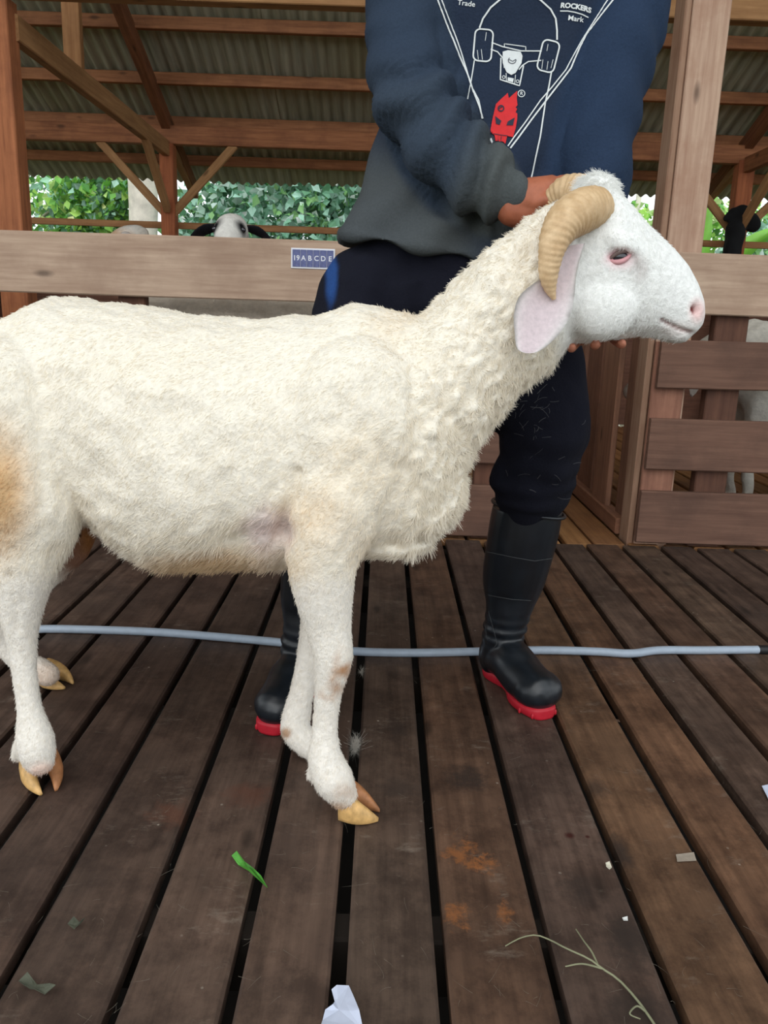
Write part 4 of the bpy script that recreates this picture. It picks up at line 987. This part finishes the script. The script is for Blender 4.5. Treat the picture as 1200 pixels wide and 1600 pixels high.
tree('leafy_tree', 'dense blue-green bush at the far right behind the black cloth', (5.1, 9.8, -0.75),
     [(5.1, 9.9, -0.8, .09), (5.1, 9.9, 1.0, .07), (5.0, 9.9, 2.4, .05)],
     [((4.9, 9.6, 1.3), (1.2, 0.8, 0.8), 0.7), ((6.2, 9.8, 1.5), (1.0, 0.8, 0.9), 0.3)], 9500, 0.10, TEAL)
tree('leafy_tree', 'pale green shrub between the person and the thick pale post', (3.0, 10.4, -0.75),
     [(3.1, 10.6, -0.8, .06), (3.1, 10.6, 1.0, .05), (3.1, 10.6, 2.6, .03)],
     [((2.9, 10.3, 1.5), (0.9, 0.6, 0.7), 0.75), ((4.2, 10.8, 2.0), (0.8, 0.5, 0.35), 0.25)], 2800, 0.10, LIME + [(210, 230, 170)])
# banana plant: broad arching leaves, each a piece of its own
M_ban = plain('banana_leaf_green', (118, 178, 62), 0.4, 0.2, 6)
M_ban2 = plain('banana_leaf_deep_green', (52, 128, 52), 0.4, 0.15, 6)
bt = empty('banana_plant', (3.45, 9.2, -0.75), 'banana plant with broad bright leaves beside the thick pale post', 'plant')
v, f = tube([(3.45, 9.2, -0.8, .09), (3.45, 9.2, 0.4, .07), (3.46, 9.2, 1.1, .05)], n=10, seg=8); mk('stem', v, f, plain('banana_stem', (120, 140, 80), 0.6), bt)
def banana_leaf(p0, p1, sag, wd, mat):
    p0, p1 = np.array(p0), np.array(p1); n = 10; vs = []
    ax = p1 - p0; sd = np.cross(ax, (0, 1, 0.15)); sd /= np.linalg.norm(sd)
    for i in range(n + 1):
        t = i/n; c = p0 + ax*t + np.array([0, 0, sag*4*t*(1-t)]); ww = wd * math.sin(math.pi*min(1, 0.12 + 0.86*t))**0.6
        for q in (-1, -0.5, 0, 0.5, 1): vs.append(c + sd*ww*q + np.array([0, 0.05*abs(q) + 0.01*((i % 2)*2-1)*abs(q), 0]))
    fs = [(i*5+k, i*5+k+1, i*5+k+6, i*5+k+5) for i in range(n) for k in range(4)]
    mk('leaf', vs, fs, mat, bt)
banana_leaf((3.45, 9.2, 1.1), (3.02, 9.0, 1.98), 0.10, 0.10, M_ban)
banana_leaf((3.45, 9.2, 1.0), (4.15, 9.0, 1.78), 0.10, 0.11, M_ban)
banana_leaf((3.42, 9.15, 1.05), (2.86, 8.9, 1.46), 0.12, 0.13, M_ban2)
banana_leaf((3.46, 9.15, 1.05), (4.2, 8.9, 1.30), 0.16, 0.10, M_ban)
banana_leaf((3.45, 9.25, 1.1), (3.5, 9.3, 2.2), 0.02, 0.10, M_ban)
# ================================================================== OTHER SHEEP IN THE PEN
M_pale = attr_mat('pen_fleece', 0.95, 60, 0.9, 0.1)
def pen_sheep(pos, head_deg, back, label, turn=0.0, head_z=0.95, cream=(226, 218, 204), face=(236, 232, 226), patch=None, ears=(226, 214, 206)):
    """sheep standing at pos, nose towards heading; back = height of the back"""
    t = empty('sheep', (*pos, 0), label, 'sheep', 'sheep inside the pen')
    s = back/0.72; R = rotm('Z', head_deg)
    def G(p): return np.array([*pos, 0]) + R @ (np.array(p, float)*s)
    hp = np.array([0.44, 0.0, head_z/s]); Rt = rotm('Z', turn)
    def Hd(p): return G(hp + Rt @ np.array(p))
    A = [tube([(*G((-.36, 0, .55)), .13*s), (*G((-.15, 0, .53)), .175*s), (*G((.08, 0, .53)), .175*s), (*G((.24, 0, .56)), .14*s)], n=20, seg=18),
         tube([(*G((.22, 0, .60)), .11*s), (*G((.33, 0, .5*(.62 + hp[2]))), .085*s), (*Hd((0, 0, -.02)), .06*s)], n=16, seg=12),
         tube([(*Hd((-.03, 0, .0)), .060*s), (*Hd((.04, 0, -.015)), .062*s), (*Hd((.12, 0, -.055)), .045*s), (*Hd((.175, 0, -.095)), .034*s)], n=16, seg=12)]
    for x, y in ((.20, .085), (.20, -.085), (-.30, .09), (-.30, -.09)):
        bend = -0.05 if x < 0 else 0.02
        A.append(tube([(*G((x, y, .48)), .07*s), (*G((x, y, .34)), .042*s), (*G((x + bend, y, .24)), .026*s), (*G((x, y, .09)), .020*s), (*G((x + .01, y, .05)), .026*s), (*G((x + .03, y, .02)), .022*s)], n=12, seg=20))
    v, f, n = fuse(A, 0.012*s, 3)
    hc_ = Hd((.07, 0, -.04)); c = np.tile(lin(cream), (len(v), 1)); blend(c, np.clip(1 - np.linalg.norm(v - hc_, axis=1)/(.13*s), 0, 1)**0.4, face)
    v = v + n*(wob(v, 60, 5)*0.004*(np.linalg.norm(v - hc_, axis=1) > .16*s))[:, None]
    if patch:
        for q, r, pc in patch: blend(c, np.clip(1.6*(1 - np.linalg.norm(v - Hd(q), axis=1)/(r*s)), 0, 1), pc)
    mk('body', v, f, M_pale, t, col=c)
    for sg in (1, -1):
        vs = []; P = smooth_path([Hd((-.01, sg*.055, .005)), Hd((-.01, sg*.10, -.005)), Hd((.005, sg*.145, -.04)), Hd((.02, sg*.165, -.085))], 10)
        rows = []
        for i, p in enumerate(P):
            u = i/9; wd = (.014 + .020*math.sin(math.pi*min(1, u*1.1 + .05)))*s*(1 if u < .9 else .4); a = np.linspace(0, 2*math.pi, 10, endpoint=False)
            rows.append(p + np.cos(a)[:, None]*wd*(R @ Rt @ np.array([.8, 0, .5])) + np.sin(a)[:, None]*.005*s*np.array([0, 0, 1.]))
        v2, f2 = loft(rows); mk('ear', v2, f2, M_pale, t, col=np.tile(lin(ears), (len(v2), 1)))
        v3, f3 = ell(Hd((.075, sg*.050, -.008)), (.011*s,)*3, n=10, m=8); mk('eye', v3, f3, M_eye, t)
    return t
def head_spot(px_, py_, Y): return at(px_, py_, Y)
# black-and-white face looking over the fence
hp = head_spot(384, 355, 3.36)
pen_sheep((float(hp[0]) - 0.02, 3.36 + 0.40), -93, 0.76, 'white-faced sheep with black ears peering over the fence board', turn=6, head_z=float(hp[2]) - 0.015, cream=(206, 196, 184), face=(232, 230, 224), ears=(34, 33, 38),
          patch=[((.080, -.055, .0), .050, (18, 18, 22)), ((.080, .055, .0), .046, (18, 18, 22))])
# tan-and-white one further back to the left
hp = head_spot(204, 361, 4.60)
pen_sheep((float(hp[0]) + 0.44, 4.66), 180, 0.74, 'tan-and-white sheep behind the fence, head just showing below the pale trunk', turn=0, head_z=float(hp[2]) - 0.02, cream=(214, 204, 190), face=(214, 170, 128), patch=[((0.0, 0, .03), .085, (232, 226, 218))])
# pale backs close behind the boards
pen_sheep((-0.46, 3.02), 0, 0.84, 'pale sheep whose back fills the gap under the signed board', turn=-8, head_z=0.74, cream=(214, 200, 184))
pen_sheep((1.66, 3.12), 176, 0.80, 'white sheep behind the dark-gapped panel at the right edge', turn=0, head_z=0.60, cream=(226, 220, 208))

# ================================================================== HOSE
hs = [(-140, 1000), (-40, 989), (57, 983), (150, 984), (250, 988), (340, 995), (430, 1003), (500, 1011), (560, 1018), (650, 1020), (750, 1018), (850, 1016), (930, 1018), (985, 1021), (1030, 1016), (1100, 1016), (1190, 1015)]
hpth = [(*gnd(a, b, 0.009), .0098) for a, b in hs]
hose = empty('hose', (0.2, 1.72, 0), 'pale grey-blue garden hose lying across the floor planks', 'hose')
v, f = tube(hpth, n=12, seg=120); mk('tube', v, f, plain('hose_grey', (158, 170, 184), 0.42, 0.06, 60, 0.0, 0.5), hose)
e0 = gnd(1187, 1015, 0.009); v, f = tube([(*e0, .0112), (*(e0 + [.016, 0, 0]), .0112)], n=12, seg=4); mk('end_fitting', v, f, plain('black_fitting', (26, 26, 28), 0.5), hose)

# ================================================================== LITTER ON THE FLOOR
def flake(name, pts, z, label, cat, mat, curl=0.004, group=None):
    """thin sheet with lifted, uneven edges"""
    P = np.array([gnd(a, b, z) for a, b in pts]); c = P.mean(0); n = len(P); vs = []; rows = (0.0, 0.5, 1.0)
    for k, dz in ((0, 0.0), (1, 0.0008)):
        for q in rows[1:]:
            for i, p in enumerate(P): vs.append(c + (p - c)*q + np.array([0, 0, dz + curl*(q**2)*(0.5 + 0.5*math.sin(i*2.1))]))
        vs.append(c + np.array([0, 0, dz]))
    m = 2*n + 1; fs = []
    for k in (0, 1):
        o = k*m
        for i in range(n):
            j = (i+1) % n; a = [(o + i, o + j, o + n + j, o + n + i), (o + m - 1, o + j, o + i)]
            fs += a if k else [tuple(reversed(x)) for x in a]
    for i in range(n): j = (i+1) % n; fs.append((n + i, n + j, m + n + j, m + n + i))
    o = mk(name, vs, fs, mat, None, smooth=False); return tag(o, label, cat, group)
M_paper = plain('torn_paper', (190, 196, 214), 0.75, 0.06, 40)
flake('paper_scrap', [(518, 1550), (526, 1546), (545, 1541), (553, 1562), (561, 1585), (568, 1612), (535, 1622), (498, 1618), (504, 1595), (508, 1582), (520, 1576), (523, 1566)], 0.001, 'torn white paper scrap lying over a floor gap, bottom centre', 'paper', M_paper, 0.006)
flake('paper_scrap', [(1190, 1230), (1215, 1226), (1222, 1250), (1202, 1254)], 0.001, 'small white paper scrap at the right edge of the floor', 'paper', M_paper, 0.004)
flake('paper_label', [(1056, 1336), (1084, 1333), (1088, 1345), (1058, 1347)], 0.0006, 'small faded whitish label stuck on an orange-brown plank', 'label', plain('faded_label', (150, 138, 124), 0.8, 0.15, 90), 0.001)
M_blade = plain('fresh_green_blade', (74, 142, 50), 0.5, 0.2, 40)
bl_ = [(362, 1342), (370, 1339), (382, 1347), (396, 1362), (408, 1378), (418, 1388), (404, 1378), (388, 1364), (372, 1352)]
flake('fallen_leaf', bl_, 0.0012, 'fresh green leaf blade lying across a dark floor gap', 'leaf', M_blade, 0.010)
M_dry = plain('wilted_leaf', (74, 76, 62), 0.8, 0.25, 60)
flake('dry_leaf', [(106, 1449), (116, 1442), (126, 1444), (133, 1440), (128, 1448), (116, 1453)], 0.001, 'tiny curled dry leaf on the plank, lower left', 'leaf', M_dry, 0.010)
flake('dry_leaf', [(30, 1540), (44, 1532), (58, 1540), (78, 1544), (88, 1552), (70, 1555), (50, 1550), (38, 1552)], 0.001, 'wilted grey-green leaf near the bottom left corner', 'leaf', M_dry, 0.012)
flake('chip', [(946, 1350), (952, 1349), (956, 1356), (952, 1360), (947, 1357)], 0.001, 'cream chip on the dark plank beside the gap', 'debris', plain('cream_chip', (206, 200, 180), 0.7), 0.003)
flake('chip', [(972, 1436), (980, 1435), (981, 1439), (974, 1440)], 0.001, 'tiny white chip on the dark plank, below the cream chip', 'debris', plain('white_chip', (200, 200, 196), 0.7), 0.003)
# dry grass stem with side blades
M_straw = plain('grey_green_straw', (128, 128, 100), 0.7, 0.2, 40)
gs = empty('dry_grass', tuple(gnd(940, 1510)), 'dry grass stem with side blades curving over the planks, lower right', 'grass')
def stalk(name, pts, r):
    v, f = tube([(*gnd(a, b, z), r*(1 - 0.6*i/len(pts))) for i, (a, b, z) in enumerate(pts)], n=6, seg=20); return mk(name, v, f, M_straw, gs)
stalk('stem', [(1030, 1612, .004), (1000, 1568, .004), (968, 1532, .006), (942, 1514, .012), (920, 1498, .014), (885, 1482, .012), (858, 1468, .010), (836, 1461, .008), (812, 1466, .004), (790, 1478, .002)], .0016)
stalk('blade', [(935, 1510, .012), (925, 1488, .012), (912, 1470, .010), (900, 1452, .006)], .0014)
stalk('blade', [(940, 1513, .012), (910, 1506, .008), (884, 1510, .004)], .0014)
stalk('blade', [(1008, 1580, .004), (995, 1572, .010), (984, 1584, .012), (1000, 1592, .004)], .0013)
# tufts of shed wool caught in the gaps
def tuft(px_, py_, n, size, z, label):
    c = gnd(px_, py_, z); e = empty('wool_tuft', tuple(c), label, 'wool')
    R0 = c + rng.normal(size=(n, 3))*np.array([.22, .9, .25])*size; D = rng.normal(size=(n, 3)); D /= np.linalg.norm(D, axis=1)[:, None]
    hair('fibre', R0, D, np.full(n, size*0.8), rng.normal(size=(n, 3))*1.2, np.tile(lin((196, 190, 180)), (n, 1))*rng.uniform(.7, 1.1, (n, 1)), np.full(n, .00022), M_wool, e, 6)
tuft(556, 1165, 420, .010, -0.004, 'tuft of shed white wool in the gap beside the front hoof')
tuft(565, 1050, 120, .006, -0.006, 'thin wisp of white wool in the gap just below the hose')
# scattered chaff fibres, far too many to count
k = 260; gp = np.array([gnd(x, y, 0.0015) for x, y in zip(rng.uniform(0, 1200, k), rng.uniform(900, 1590, k))])
D = np.stack([rng.normal(size=k), rng.normal(size=k), np.zeros(k)], 1); D /= np.linalg.norm(D, axis=1)[:, None]
ch = empty('chaff', (0, 1, 0), 'fine pale wool hairs scattered all over the floor planks', 'fibres', kind='stuff')
hair('fibre', gp, D, rng.uniform(.006, .022, k), np.stack([rng.normal(size=k), rng.normal(size=k), np.zeros(k)], 1)*0.5, np.tile(lin((128, 120, 108)), (k, 1)), np.full(k, .00016), M_wool, ch, 5)

# ================================================================== BLACK CLOTH ON THE FAR RIGHT POST
M_black = plain('black_cloth', (14, 14, 16), 0.95, 0.3, 30)
bcx = lambda a, b, y=5.93: at(a, b, y)
parts = [tube([(*bcx(1160, 330), .05), (*bcx(1152, 350), .065), (*bcx(1146, 378), .062), (*bcx(1142, 405), .066), (*bcx(1140, 440), .06)], n=14, seg=14),
         tube([(*bcx(1158, 332), .04), (*bcx(1146, 334), .040), (*bcx(1136, 340), .026)], n=12, seg=8),
         tube([(*bcx(1156, 338, 5.95), .04), (*bcx(1172, 345, 5.95), .055), (*bcx(1176, 352, 5.95), .050)], n=12, seg=8)]
v, f, n = fuse(parts, 0.012, 3); v = v + n*(wob(v, 40, 7)*0.008)[:, None]
tag(mk('black_cloth', v, f, M_black), 'black cloth bundle hung on the far right post among the braces', 'cloth')
